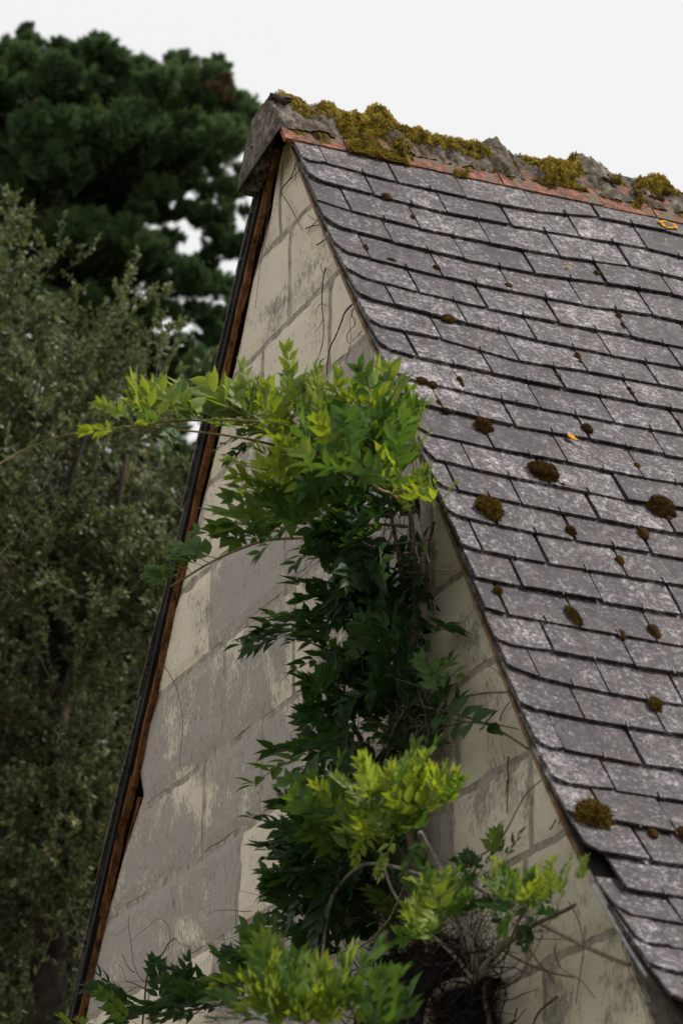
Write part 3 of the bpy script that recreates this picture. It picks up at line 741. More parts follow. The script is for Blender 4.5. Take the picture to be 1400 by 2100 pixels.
def compound_leaf(seed, npair, L, ll, lw, droop, kind):
    """a pinnate leaf along +X with its upper side +Z; leaflet tips sweep forward"""
    random.seed(seed); V, Fc, T = [], [], []
    def R(t): return Vector((L*t, .02*math.sin(t*3+seed), -droop*L*t*t))
    pts = [R(i/8) for i in range(9)]; b0 = len(V); tube_vf(pts, .0016, .0008, V, Fc, 4); T += [.9]*(len(V)-b0)
    tl = random.uniform(.1, .75)
    for i in range(npair):
        t = .26+.70*i/max(1, npair-1); p = R(t); sz = (.75+.5*math.sin(math.pi*(.25+.6*t)))*random.uniform(.85, 1.1)
        for s in (-1, 1):
            if random.random() < .05: continue
            a = math.radians(random.uniform(38, 66)-(28 if kind == 'young' else 18)*t); d = Vector((math.cos(a), s*math.sin(a), random.uniform(-.25, .38)))
            up = Vector((random.uniform(-.25, .25), -s*random.uniform(-.1, .5), 1))
            pb = p+d.normalized()*.004
            leaflet_vf(pb, d, up, ll*sz, lw*sz*random.uniform(.85, 1.1), V, Fc, T, min(1, max(0, tl+random.uniform(-.25, .25))), random.uniform(-.05, .3))
    p = R(1); leaflet_vf(p, Vector((1, random.uniform(-.2, .2), -droop)), Vector((0, 0, 1)), ll*.95, lw*.95, V, Fc, T, tl, .15)
    return with_tone(mesh('leaf', V, Fc, True), T)
POOL = {}
for kind, pars in (('young', [(5, .135, .054, .0112), (6, .165, .056, .0118), (6, .185, .052, .0108), (4, .12, .062, .0145), (7, .19, .050, .0102), (3, .10, .064, .0155)]),
                   ('mid', [(5, .17, .056, .0130), (5, .16, .060, .0145), (6, .20, .054, .0120), (6, .19, .056, .0130), (4, .14, .066, .0175)]),
                   ('dark', [(5, .18, .060, .0145), (5, .17, .064, .0160), (6, .20, .056, .0135), (6, .18, .060, .0145), (4, .15, .072, .0190)])):
    POOL[kind] = []
    for i, p_ in enumerate(pars*2):
        me = compound_leaf(100+i*7+len(kind), *p_, random.uniform(.05, .35), kind); me.materials.append(M[kind]); POOL[kind].append(me)
leaves = []                                  # (score, mesh, matrix, kind)
def put_leaf(base, direc, kind, scale=1.0, roll=None, tilt_up=.45):
    d = Vector(direc).normalized(); up = Vector((random.uniform(-.5, .5), -.35+random.uniform(-.5, .3), .75+random.uniform(-.3, .3)))
    s = up.cross(d); s = s.normalized() if s.length > 1e-3 else Vector((1, 0, 0)); n = d.cross(s)
    m = Matrix((tuple(d), tuple(s), tuple(n))).transposed().to_4x4() @ Matrix.Rotation(random.gauss(0, .5) if roll is None else roll, 4, 'X')
    m = m @ Matrix.Diagonal((scale, scale, scale, 1)); m.translation = Vector(base)
    leaves.append((scale*(-base[1]*.6+random.random()*.25)+(.25 if kind != 'dark' else 0), random.choice(POOL[kind]), m, kind))
RG, UP3, TC = Vector(RGT), Vector((0, 0, 1)), Vector(-FWD)

random.seed(77)
def shoot_leaves(pairs):
    for (bx, by, bd, tx, ty, td, kind) in pairs:
        a = Vector(at(bx, by, bd)); b = Vector(at(tx, ty, td)); L = (b-a).length
        put_leaf(a, b-a, kind, max(.4, min(1.5, L/(.175 if kind == 'young' else .20))), roll=random.gauss(0, .35))
# long shoot reaching out to the left over the eaves of the far slope
shoot_leaves([
 (250, 872, .95, 172, 872, 1.04, 'young'), (262, 870, .93, 200, 806, 1.00, 'young'), (275, 868, .90, 218, 812, .97, 'young'),
 (300, 867, .87, 250, 786, .92, 'young'), (318, 866, .84, 262, 800, .90, 'young'), (340, 865, .82, 284, 766, .88, 'young'), (356, 864, .80, 305, 775, .84, 'young'),
 (372, 863, .77, 322, 790, .82, 'young'), (388, 862, .75, 346, 768, .79, 'young'), (398, 862, .73, 352, 772, .76, 'mid'), (420, 862, .70, 366, 790, .74, 'young'),
 (330, 873, .84, 290, 830, .88, 'mid'), (415, 866, .70, 378, 830, .74, 'mid'), (360, 868, .80, 350, 905, .82, 'mid'),
 (505, 862, .58, 402, 770, .66, 'young'), (500, 858, .58, 425, 760, .64, 'young'), (510, 858, .56, 448, 762, .60, 'young'), (515, 858, .55, 478, 765, .58, 'young'), (520, 860, .54, 500, 770, .56, 'young'),
 (455, 862, .62, 400, 812, .68, 'mid'), (540, 865, .52, 462, 800, .58, 'young'), (545, 868, .52, 500, 800, .55, 'young'), (560, 880, .50, 470, 880, .58, 'mid'), (565, 884, .50, 500, 900, .56, 'mid'), (500, 892, .55, 448, 905, .6, 'mid'), (520, 900, .54, 455, 930, .6, 'dark'),
 (600, 850, .42, 592, 735, .44, 'young'), (625, 840, .4, 640, 765, .42, 'young'), (650, 850, .38, 662, 770, .38, 'young'), (700, 860, .34, 708, 768, .34, 'young'), (720, 850, .3, 728, 790, .3, 'young'),
 (790, 850, .22, 752, 752, .24, 'young'), (800, 850, .2, 785, 738, .2, 'young'), (832, 880, .16, 836, 800, .16, 'young'), (848, 900, .14, 866, 822, .14, 'young'), (560, 850, .46, 545, 790, .5, 'young'), (580, 860, .46, 572, 800, .46, 'young'),
 (700, 960, .4, 575, 950, .5, 'young'), (690, 975, .4, 600, 935, .46, 'young'), (900, 1040, .2, 915, 1005, .2, 'young'), (890, 1040, .2, 880, 985, .2, 'young'),
 # lower left shoot in the shade
 (352, 1202, .42, 296, 1150, .48, 'mid'), (362, 1196, .42, 312, 1160, .46, 'mid'), (385, 1180, .40, 312, 1140, .48, 'mid'), (398, 1172, .38, 340, 1118, .45, 'mid'), (420, 1160, .36, 345, 1128, .45, 'mid'),
 (436, 1150, .35, 360, 1100, .42, 'mid'), (452, 1142, .34, 378, 1098, .40, 'mid'), (500, 1122, .31, 410, 1070, .40, 'mid'), (520, 1112, .30, 432, 1064, .38, 'mid'), (545, 1105, .28, 458, 1070, .36, 'mid'),
 (560, 1100, .28, 452, 1010, .36, 'mid'), (590, 1090, .26, 480, 1005, .34, 'young'), (600, 1080, .25, 500, 1060, .33, 'mid'), (620, 1080, .24, 520, 1040, .32, 'mid'), (600, 1060, .26, 540, 1000, .3, 'young'), (610, 1040, .3, 460, 1055, .4, 'mid'),
 # outliers in the shade
 (600, 1295, .15, 492, 1312, .25, 'dark'), (640, 1290, .14, 505, 1290, .26, 'dark'), (655, 1270, .15, 528, 1255, .26, 'dark'), (660, 1255, .14, 545, 1280, .22, 'dark'), (690, 1330, .12, 600, 1350, .2, 'dark'),
 (650, 1558, .12, 512, 1562, .25, 'mid'), (650, 1560, .14, 555, 1530, .22, 'mid'), (650, 1415, .16, 600, 1455, .2, 'mid'), (700, 1440, .14, 608, 1500, .22, 'mid'), (720, 1420, .2, 650, 1350, .24, 'mid'), (700, 1430, .2, 636, 1380, .26, 'mid'),
 (880, 1290, .06, 920, 1270, .08, 'dark'), (870, 1380, .1, 915, 1345, .12, 'mid'), (900, 1450, .1, 970, 1455, .12, 'dark'),
 (640, 1730, .28, 545, 1745, .38, 'dark'), (645, 1720, .26, 560, 1690, .34, 'dark'), (635, 1760, .28, 545, 1790, .38, 'dark'), (640, 1700, .25, 575, 1700, .3, 'dark'), (650, 1800, .2, 540, 1805, .34, 'dark'), (640, 1850, .2, 555, 1860, .3, 'dark'), (640, 1900, .2, 560, 1910, .3, 'dark'),
 (650, 1680, .34, 628, 1622, .36, 'young'), (700, 1690, .32, 686, 1608, .34, 'young'), (720, 1690, .32, 716, 1622, .33, 'young'), (690, 1700, .3, 640, 1640, .36, 'mid'),
 (480, 2060, .3, 390, 2010, .4, 'mid'), (470, 2065, .3, 370, 2020, .4, 'dark'), (440, 2065, .32, 330, 2030, .42, 'dark'), (410, 2070, .34, 300, 2050, .45, 'dark'), (380, 2080, .36, 250, 2050, .48, 'dark'), (370, 2085, .36, 225, 2070, .5, 'dark'), (520, 2040, .3, 420, 1995, .38, 'mid'),
 (170, 2130, .7, 140, 2085, .74, 'young'), (190, 2130, .7, 168, 2088, .72, 'young'), (440, 2060, .3, 380, 2085, .38, 'dark'), (350, 2070, .35, 340, 2010, .4, 'dark'), (500, 2055, .3, 470, 2000, .34, 'mid'),
])
def cluster(cx, cy, rx, ry, n, d0, d1, kind, mean=95, spread=45, sc=1.0):
    """d0: distance from the wall at the right of the cluster, d1 at its left"""
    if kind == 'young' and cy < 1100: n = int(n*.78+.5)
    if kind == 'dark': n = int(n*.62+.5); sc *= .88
    if mean >= 150 and cx < 720: cx += 34
    for _ in range(n):
        a = random.uniform(0, 2*math.pi); q = math.sqrt(random.random()); x = cx+rx*q*math.cos(a); y = cy+ry*q*math.sin(a)
        f = (cx+rx-x)/(2*rx); d = d0+(d1-d0)*f+random.uniform(-.05, .05); d = max(.03, d)
        an = math.radians(random.gauss(mean, spread)); dr = RG*math.cos(an)+UP3*math.sin(an)+TC*random.uniform(-.55, .75)
        if dr.y > .25: dr.y *= -.4
        k = kind
        if kind == 'young' and random.random() < .26: k = 'mid'
        if kind == 'mid' and random.random() < .16: k = random.choice(['young', 'dark'])
        if kind == 'dark' and random.random() < .12: k = 'mid'
        put_leaf(Vector(at(x, y, d)), dr, k, sc*random.uniform(.7, 1.1))
random.seed(78)
for c in [
 (510, 865, 50, 20, 10, .45, .62, 'young', 100, 30, .62), (600, 895, 60, 34, 24, .35, .55, 'young', 98, 32, .70), (615, 850, 36, 28, 7, .38, .5, 'young', 95, 22, .7),
 (690, 905, 60, 44, 30, .22, .45, 'young', 95, 32, .76), (770, 905, 56, 56, 32, .18, .38, 'young', 92, 32, .78), (790, 840, 18, 22, 6, .18, .25, 'young', 92, 20, .72), (845, 905, 12, 38, 8, .14, .22, 'young', 85, 18, .68),
 (872, 1040, 26, 12, 12, .16, .26, 'young', 75, 40, .55),
 (610, 985, 46, 30, 11, .42, .56, 'young', 120, 38, .75), (690, 970, 66, 40, 20, .34, .50, 'mid', 105, 45, .85), (690, 980, 66, 34, 8, .40, .54, 'young', 105, 40, .75), (790, 985, 50, 46, 18, .22, .38, 'mid', 90, 50, .85), (800, 990, 46, 40, 7, .28, .40, 'young', 90, 45, .75), (600, 1055, 46, 28, 11, .38, .52, 'mid', 135, 35, .85), (670, 1045, 66, 32, 16, .30, .46, 'mid', 120, 50, .85),
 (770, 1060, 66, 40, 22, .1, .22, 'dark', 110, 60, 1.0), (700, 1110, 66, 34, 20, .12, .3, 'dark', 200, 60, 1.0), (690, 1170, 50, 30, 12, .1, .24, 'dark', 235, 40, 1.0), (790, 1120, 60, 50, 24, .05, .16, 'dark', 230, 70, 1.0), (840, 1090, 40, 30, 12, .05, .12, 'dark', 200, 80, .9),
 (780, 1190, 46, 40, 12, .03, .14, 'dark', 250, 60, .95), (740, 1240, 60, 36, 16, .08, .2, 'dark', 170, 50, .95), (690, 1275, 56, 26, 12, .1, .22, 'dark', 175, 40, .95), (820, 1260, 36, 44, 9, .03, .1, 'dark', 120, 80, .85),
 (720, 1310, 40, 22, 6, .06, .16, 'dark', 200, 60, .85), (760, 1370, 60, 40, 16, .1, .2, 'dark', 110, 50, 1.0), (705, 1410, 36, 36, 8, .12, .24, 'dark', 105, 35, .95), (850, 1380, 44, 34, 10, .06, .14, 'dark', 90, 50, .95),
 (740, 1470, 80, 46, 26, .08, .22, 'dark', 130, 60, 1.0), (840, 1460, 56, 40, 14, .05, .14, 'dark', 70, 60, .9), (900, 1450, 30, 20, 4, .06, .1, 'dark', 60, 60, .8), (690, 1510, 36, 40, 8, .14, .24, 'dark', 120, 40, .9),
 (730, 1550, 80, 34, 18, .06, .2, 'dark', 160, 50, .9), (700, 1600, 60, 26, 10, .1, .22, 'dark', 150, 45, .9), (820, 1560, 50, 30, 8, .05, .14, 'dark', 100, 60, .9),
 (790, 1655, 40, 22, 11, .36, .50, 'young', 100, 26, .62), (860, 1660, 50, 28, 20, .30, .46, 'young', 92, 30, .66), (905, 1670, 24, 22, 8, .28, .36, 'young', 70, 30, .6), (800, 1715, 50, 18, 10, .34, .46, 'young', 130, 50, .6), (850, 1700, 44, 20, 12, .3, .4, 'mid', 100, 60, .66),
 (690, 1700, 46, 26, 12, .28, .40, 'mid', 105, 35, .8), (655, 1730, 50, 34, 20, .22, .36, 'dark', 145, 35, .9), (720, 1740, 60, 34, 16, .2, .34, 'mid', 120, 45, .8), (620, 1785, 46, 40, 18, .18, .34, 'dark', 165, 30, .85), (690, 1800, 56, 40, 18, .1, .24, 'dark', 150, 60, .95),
 (615, 1850, 44, 36, 14, .14, .3, 'dark', 170, 30, .8), (680, 1870, 46, 34, 10, .1, .22, 'mid', 110, 50, .8), (625, 1920, 50, 30, 10, .12, .26, 'dark', 160, 40, .8), (740, 1840, 60, 60, 20, .03, .12, 'dark', 120, 80, .85), (800, 1780, 70, 50, 26, .03, .12, 'dark', 90, 80, .9), (830, 1880, 70, 50, 20, .03, .1, 'dark', 120, 90, .85), (720, 1930, 70, 40, 18, .03, .1, 'dark', 140, 80, .85), (850, 1560, 50, 60, 14, .03, .09, 'dark', 120, 80, .85), (845, 1200, 30, 90, 14, .02, .07, 'dark', 240, 70, .75), (850, 1420, 30, 70, 12, .02, .07, 'dark', 200, 80, .8),  # later dark clusters: leaves added to stand for shade on the wall
 (905, 1868, 28, 18, 9, .30, .42, 'young', 88, 28, .56), (880, 1925, 34, 14, 9, .30, .42, 'young', 105, 35, .56), (915, 1890, 34, 24, 10, .16, .28, 'mid', 80, 50, .6),
 (1075, 1850, 52, 14, 18, .26, .36, 'young', 85, 26, .42), (1135, 1838, 30, 12, 7, .22, .28, 'young', 75, 26, .42), (1197, 1815, 3, 5, 2, .2, .24, 'young', 90, 10, .34), (1090, 1868, 50, 14, 12, .14, .24, 'mid', 95, 60, .5),
 (1000, 1775, 34, 22, 8, .08, .16, 'dark', 130, 50, .5), (1035, 1765, 22, 20, 5, .08, .14, 'mid', 90, 30, .46), (1120, 1885, 40, 10, 6, .1, .2, 'dark', 170, 50, .45), (1010, 1880, 44, 20, 8, .08, .16, 'dark', 100, 60, .55), (965, 1850, 26, 24, 5, .1, .2, 'mid', 100, 50, .55),
 (600, 2080, 52, 32, 15, .62, .78, 'young', 98, 28, .72), (690, 2100, 66, 32, 20, .54, .72, 'young', 92, 30, .74), (560, 2040, 22, 26, 6, .66, .76, 'young', 95, 22, .7), (790, 2120, 50, 24, 12, .5, .62, 'mid', 80, 35, .75), (640, 2110, 100, 22, 18, .56, .74, 'mid', 95, 40, .8),
 (500, 2030, 36, 24, 8, .3, .42, 'mid', 140, 40, .85), (400, 2060, 70, 22, 12, .32, .46, 'dark', 150, 35, .85), (290, 2080, 50, 20, 8, .44, .54, 'dark', 120, 40, .8), (560, 2000, 50, 30, 8, .2, .34, 'dark', 150, 50, .9), (660, 1960, 60, 40, 10, .1, .26, 'dark', 120, 60, .9),
]: cluster(*c)
leaves.sort(key=lambda q: -q[0])
wis = tag(empty('wisteria', (0.9, -.15, 0)), 'sprawling wisteria climbing the gable with bright yellow green new growth', 'climbing plant')
def child(name, me, mat=None):
    o = link(name, me, mat); o.parent = wis; o.matrix_parent_inverse = Matrix.Translation((-.9, .15, 0)); return o
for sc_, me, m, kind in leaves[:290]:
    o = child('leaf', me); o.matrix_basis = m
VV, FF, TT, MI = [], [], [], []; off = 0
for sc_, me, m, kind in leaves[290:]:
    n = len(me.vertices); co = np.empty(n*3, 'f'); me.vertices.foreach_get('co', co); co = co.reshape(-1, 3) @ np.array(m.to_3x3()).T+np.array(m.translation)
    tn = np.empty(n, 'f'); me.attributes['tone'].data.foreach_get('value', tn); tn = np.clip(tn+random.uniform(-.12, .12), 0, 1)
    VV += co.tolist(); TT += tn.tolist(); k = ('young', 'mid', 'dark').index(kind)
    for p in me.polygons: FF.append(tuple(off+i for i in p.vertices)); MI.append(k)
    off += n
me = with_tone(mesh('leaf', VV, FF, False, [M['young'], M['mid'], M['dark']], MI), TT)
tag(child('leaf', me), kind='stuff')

random.seed(81)
def path(pts, d0, d1):
    n = len(pts); return sm([at(x, y, d0+(d1-d0)*i/(n-1)) for i, (x, y) in enumerate(pts)], 2)
def stem(name, pts, d0, d1, r0, r1, mat):
    V, Fc = [], []; tube_vf(path(pts, d0, d1), r0, r1, V, Fc, 6, .08); me = mesh(name, V, Fc, True); return child(name, me, M[mat])
for pts, d0, d1, r0, r1, mt in [
 ([(930, 2500), (905, 2300), (900, 2100), (880, 1950), (850, 1800), (825, 1600), (835, 1450), (850, 1300), (852, 1150), (840, 1050)], .08, .08, .015, .007, 'dry'),
 ([(905, 2250), (880, 2120), (815, 2030), (800, 1900), (790, 1700), (800, 1500), (810, 1350), (830, 1200), (800, 1050)], .05, .1, .011, .005, 'dry'),
 ([(880, 1250), (872, 1180), (880, 1110), (890, 1070)], .03, .04, .005, .004, 'dry'),
]: stem('trunk', pts, d0, d1, r0, r1, mt)
for pts, d0, d1, r0, r1, mt in [
 ([(842, 1050), (800, 1010), (778, 1007), (740, 975), (693, 946), (657, 914), (620, 898), (586, 889), (550, 886), (514, 887)], .1, .56, .006, .003, 'shoot'),
 ([(720, 960), (640, 930), (575, 916), (530, 905), (489, 896), (421, 887), (350, 880), (293, 874), (221, 878), (150, 887), (60, 915), (0, 950), (-60, 990)], .3, 1.25, .0042, .0012, 'shoot'),
 ([(680, 900), (640, 880), (596, 873), (500, 861), (400, 861), (321, 866), (257, 875), (215, 880)], .36, .98, .0042, .0018, 'shoot'),
 ([(700, 1095), (650, 1103), (564, 1105), (530, 1112), (493, 1125), (436, 1150), (378, 1186), (350, 1203)], .2, .44, .004, .0028, 'shoot'),
 ([(835, 1080), (790, 1075), (740, 1078), (690, 1090)], .08, .2, .005, .004, 'shoot'),
 ([(640, 1556), (620, 1558), (590, 1562), (566, 1574)], .15, .22, .0012, .001, 'shoot'),
 ([(820, 1060), (840, 1010), (850, 960), (838, 900), (846, 850)], .12, .16, .003, .001, 'shoot'),
 ([(300, 2090), (380, 2075), (450, 2062), (540, 2040), (640, 2030), (740, 2030), (820, 2050)], .45, .15, .003, .006, 'bark'),
]: stem('shoot', pts, d0, d1, r0, r1, mt)
for pts, d0, d1, r0, r1, mt in [
 ([(860, 1708), (868, 1722), (885, 1750), (905, 1790), (930, 1830), (945, 1860), (955, 1900), (968, 1950), (975, 1985), (978, 2005)], .30, .16, .0062, .0085, 'greybark'),
 ([(1040, 1925), (1020, 1950), (1000, 1975), (985, 2000), (960, 2015), (930, 2018), (905, 2030), (890, 2050), (880, 2100), (878, 2250)], .18, .12, .007, .017, 'greybark'),
 ([(1290, 1980), (1250, 1965), (1190, 1938), (1145, 1915), (1100, 1892), (1050, 1866), (1000, 1835), (960, 1812), (930, 1805), (890, 1802)], .03, .20, .0055, .0045, 'greybark'),
 ([(890, 1802), (850, 1790), (800, 1775), (750, 1770), (725, 1785), (700, 1810), (682, 1835), (672, 1870), (664, 1920), (662, 1960), (658, 2010)], .2, .3, .0045, .005, 'greybark'),
 ([(1180, 1855), (1165, 1865), (1120, 1885), (1090, 1900), (1050, 1930), (1020, 1955), (1000, 1980)], .2, .2, .004, .006, 'bark'),
 ([(845, 1740), (835, 1780), (828, 1820), (815, 1850), (800, 1885), (770, 1920), (730, 1950), (700, 1970)], .26, .2, .0032, .002, 'greybark'),
 ([(780, 1745), (790, 1790), (805, 1830), (830, 1865), (870, 1905), (910, 1940), (940, 1970), (965, 2005)], .2, .14, .0035, .0045, 'greybark'),
 ([(700, 2060), (668, 2000), (663, 1960), (660, 1900), (655, 1850)], .12, .18, .006, .004, 'greybark'),
 ([(678, 1445), (710, 1445), (740, 1440), (765, 1437), (800, 1438), (840, 1442), (880, 1452), (920, 1460), (960, 1472), (1000, 1485), (1040, 1508), (1082, 1536)], .16, .03, .0012, .0030, 'dry'),
 ([(818, 1590), (830, 1545), (850, 1510), (880, 1480), (920, 1448), (950, 1430), (985, 1422), (1040, 1420)], .12, .03, .0032, .0020, 'dry'),
 ([(822, 1580), (850, 1530), (885, 1505), (920, 1488), (960, 1480), (1010, 1484), (1062, 1496)], .10, .03, .0024, .0014, 'dry'),
 ([(985, 1755), (1020, 1735), (1040, 1700), (1060, 1660), (1080, 1625), (1110, 1600)], .08, .02, .0022, .0014, 'dry'),
 ([(1165, 1850), (1178, 1870), (1190, 1900), (1198, 1950), (1190, 1990), (1180, 2060)], .05, .03, .0014, .001, 'dry'),
 ([(1010, 1985), (1040, 1960), (1055, 1900), (1090, 1850), (1110, 1820)], .12, .26, .003, .002, 'bark'),
 ([(1175, 2005), (1120, 1995), (1060, 1968), (1030, 1950)], .05, .14, .002, .003, 'bark'),
 ([(905, 1800), (930, 1870), (955, 1950), (962, 1990)], .1, .12, .003, .004, 'bark'), ([(1000, 1980), (990, 2040), (1005, 2100), (1010, 2200)], .1, .08, .004, .007, 'bark'),
]: stem('branch', pts, d0, d1, r0, r1, mt)
# long thin tendril with curled end, far left
for pts, d0, d1, r0, r1 in [([(200, 880), (165, 890), (130, 920), (105, 965), (90, 1000), (70, 1040), (48, 1075), (25, 1110), (5, 1133), (-10, 1145)], 1.0, 1.22, .0016, .0010),
     ([(0, 1135), (14, 1150), (22, 1160), (28, 1153), (20, 1150), (12, 1158), (8, 1168), (18, 1172), (12, 1182), (10, 1195), (20, 1202), (14, 1212), (24, 1222), (30, 1235)], 1.2, 1.2, .0010, .0006)]:
    stem('tendril', pts, d0, d1, r0, r1, 'dry')
# fine twigs filling the shaded heart of the plant
V, Fc = [], []
random.seed(83)
for (cx, cy, rx, ry, n) in ((820, 1520, 70, 60, 60), (820, 1830, 100, 90, 90), (960, 1940, 70, 50, 70), (840, 1150, 40, 60, 40), (700, 1130, 60, 30, 20), (1060, 1900, 90, 40, 26), (560, 1900, 60, 60, 16), (860, 1420, 40, 60, 24)):
    for _ in range(n):
        x = cx+random.gauss(0, .5)*rx; y = cy+random.gauss(0, .5)*ry; d = random.uniform(.03, .16); p = Vector(at(x, y, d)); q = [p]
        dr = Vector((random.gauss(0, 1), random.gauss(0, .6), random.gauss(0, .9))).normalized()
        for _k in range(5): dr = (dr+Vector((random.gauss(0, .35), random.gauss(0, .25), random.gauss(0, .35)))).normalized(); q.append(q[-1]+dr*.028); q[-1].y = min(q[-1].y, -.012)
        tube_vf(q, .0013, .0006, V, Fc, 3)
tag(child('twigs', mesh('twigs', V, Fc), M['bark']), kind='stuff')

# dark stems and a near-black lump added for the dark hollow low down
random.seed(85); V, Fc = [], []
for _ in range(900):
    x = random.gauss(890, 66); y = random.uniform(1925, 2330)
    if y < 1990 and random.random() < .5: continue
    x += (y-2000)*.10; d = random.uniform(.02, .22); p = Vector(at(x, y, d)); q = [p]; dr = Vector((random.gauss(0, 1), random.gauss(0, .5), random.gauss(0, .5))).normalized()
    for _k in range(4): dr = (dr+Vector((random.gauss(0, .4), random.gauss(0, .3), random.gauss(0, .3)))).normalized(); q.append(q[-1]+dr*.035); q[-1].y = min(q[-1].y, -.01)
    tube_vf(q, .0022, .001, V, Fc, 3)
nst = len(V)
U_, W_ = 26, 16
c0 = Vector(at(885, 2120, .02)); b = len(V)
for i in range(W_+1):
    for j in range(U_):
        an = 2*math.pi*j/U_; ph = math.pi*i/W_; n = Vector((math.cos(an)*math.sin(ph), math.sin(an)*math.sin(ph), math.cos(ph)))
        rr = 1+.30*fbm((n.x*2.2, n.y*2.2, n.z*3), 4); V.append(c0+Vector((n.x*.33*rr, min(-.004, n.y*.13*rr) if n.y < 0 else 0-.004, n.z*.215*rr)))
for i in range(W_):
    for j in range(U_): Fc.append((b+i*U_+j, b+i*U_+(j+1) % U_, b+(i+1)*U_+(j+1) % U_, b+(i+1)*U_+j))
tag(link('dead_stem_thicket', mesh('dead_stem_thicket', V, Fc), M['darkfill']), 'black tangle of dead stems and an added dark lump behind the lowest vine branches', 'dead twigs', kind='stuff')

# ------------------------------------------------------------------ dry stems left on the wall
random.seed(91)
def dryvine(lines, label):
    V, Fc = [], []
    for pts, r in lines: tube_vf(sm([at(x, y, .008+.006*random.random()) for x, y in pts], 1), r, r*.6, V, Fc, 4, .15)
    tag(link('dry_vine', mesh('dry_vine', V, Fc), M['dry']), label, 'dry vine', 'dry vine stems on the gable')
dryvine([([(668, 548), (662, 570), (660, 600), (660, 630), (664, 665), (662, 700), (655, 728)], .0022), ([(660, 620), (650, 630), (646, 650)], .001), ([(660, 622), (668, 628)], .001), ([(664, 560), (656, 548), (658, 540)], .001), ([(662, 655), (655, 670), (645, 682)], .001), ([(661, 600), (672, 596), (680, 588)], .0009)], 'long thin dry stem with side twigs hanging below the verge')
dryvine([([(722, 624), (706, 640), (700, 660), (688, 690), (676, 712), (671, 740), (670, 770), (674, 792)], .0030)], 'thick dark dry stem hooked from the verge above the vine')
dryvine([([(724, 632), (720, 648), (727, 655), (728, 668), (717, 675), (710, 690), (713, 702), (720, 705), (716, 720), (709, 735), (709, 745)], .0016), ([(722, 640), (716, 660), (720, 690), (718, 702)], .001), ([(742, 678), (732, 690), (720, 702)], .0012), ([(716, 710), (714, 735)], .001)], 'tangled curly dry tendril between the hooked stem and the verge')
dryvine([([(606, 335), (602, 352), (592, 370), (578, 385), (576, 395), (590, 415), (604, 440), (616, 465), (620, 472)], .0022), ([(592, 370), (615, 348), (612, 340)], .0014), ([(586, 345), (590, 330), (588, 318)], .0014), ([(604, 335), (607, 355), (606, 372)], .0012)], 'dark branched dry stem just under the apex of the gable')
dryvine([([(627, 468), (640, 463), (656, 460)], .0024), ([(640, 462), (652, 450)], .0016), ([(636, 465), (630, 480)], .0012), ([(650, 502), (668, 490)], .0028), ([(632, 440), (640, 448), (652, 452)], .0012)], 'short broken dry twigs at the verge')
dryvine([([(562, 330), (558, 380), (552, 420), (545, 470), (534, 540), (528, 590), (523, 632)], .0013), ([(556, 420), (540, 440), (534, 500)], .001)], 'thin dry stem running beside the orange barge board')
dryvine([([(318, 1340), (330, 1358), (345, 1378), (358, 1400), (368, 1430), (375, 1470), (374, 1510), (370, 1545), (368, 1572)], .0013)], 'thin arching dry stem low on the left of the gable')
dryvine([([(1042, 1552), (1040, 1575), (1043, 1600), (1040, 1630), (1039, 1668)], .0024), ([(1040, 1600), (1036, 1632)], .0018)], 'dark dead stem hanging under a joint right of the vine')
dryvine([([(1142, 2045), (1120, 2062), (1105, 2075), (1095, 2095), (1080, 2140)], .0030), ([(1198, 1900), (1198, 1940), (1190, 1990), (1182, 2050)], .0010), ([(1140, 1935), (1136, 1960), (1150, 1990), (1190, 2010), (1206, 2030), (1220, 2048)], .0012)], 'crooked dry twigs low on the wall under the flared verge')
dryvine([([(1128, 1702), (1140, 1680)], .0022), ([(1145, 1690), (1150, 1680)], .002), ([(1024, 1478), (1030, 1460), (1044, 1440)], .0022), ([(1002, 1365), (1020, 1378), (1028, 1388)], .001)], 'short dry spurs beside the middle of the verge')
V, Fc = [], []
for pts, d, r in ([[(296, 2060), (300, 2010), (305, 1990), (318, 1975), (335, 1955), (345, 1935), (358, 1925)], .20, .0032], [[(345, 1950), (350, 1925), (345, 1895), (325, 1882), (305, 1900), (285, 1915), (270, 1932)], .20, .0011], [[(298, 2030), (280, 2020), (258, 2012)], .2, .0028],
                  [[(300, 2020), (275, 1990), (268, 1930), (263, 1900), (264, 1875)], .22, .0014], [[(275, 1995), (262, 1985), (250, 1955)], .22, .0020], [[(262, 1900), (248, 1915), (232, 1922)], .22, .0009], [[(305, 1990), (312, 1965), (318, 1975)], .2, .002], [[(300, 2027), (260, 2025), (225, 2030)], .22, .0009],
                  [[(300, 2012), (250, 2015), (190, 2015)], .24, .0008], [[(258, 2012), (250, 1985), (235, 1975)], .22, .001], [[(358, 1925), (370, 1938), (388, 1942)], .2, .001], [[(296, 2060), (290, 2120), (300, 2200)], .2, .0034]):
    tube_vf(sm([at(x, y, d) for x, y in pts], 1), r, r*.5, V, Fc, 5)
tag(link('bare_twig', mesh('bare_twig', V, Fc), M['dry']), 'bare dark forked twig with curling tips above the bottom left leaves', 'twig')

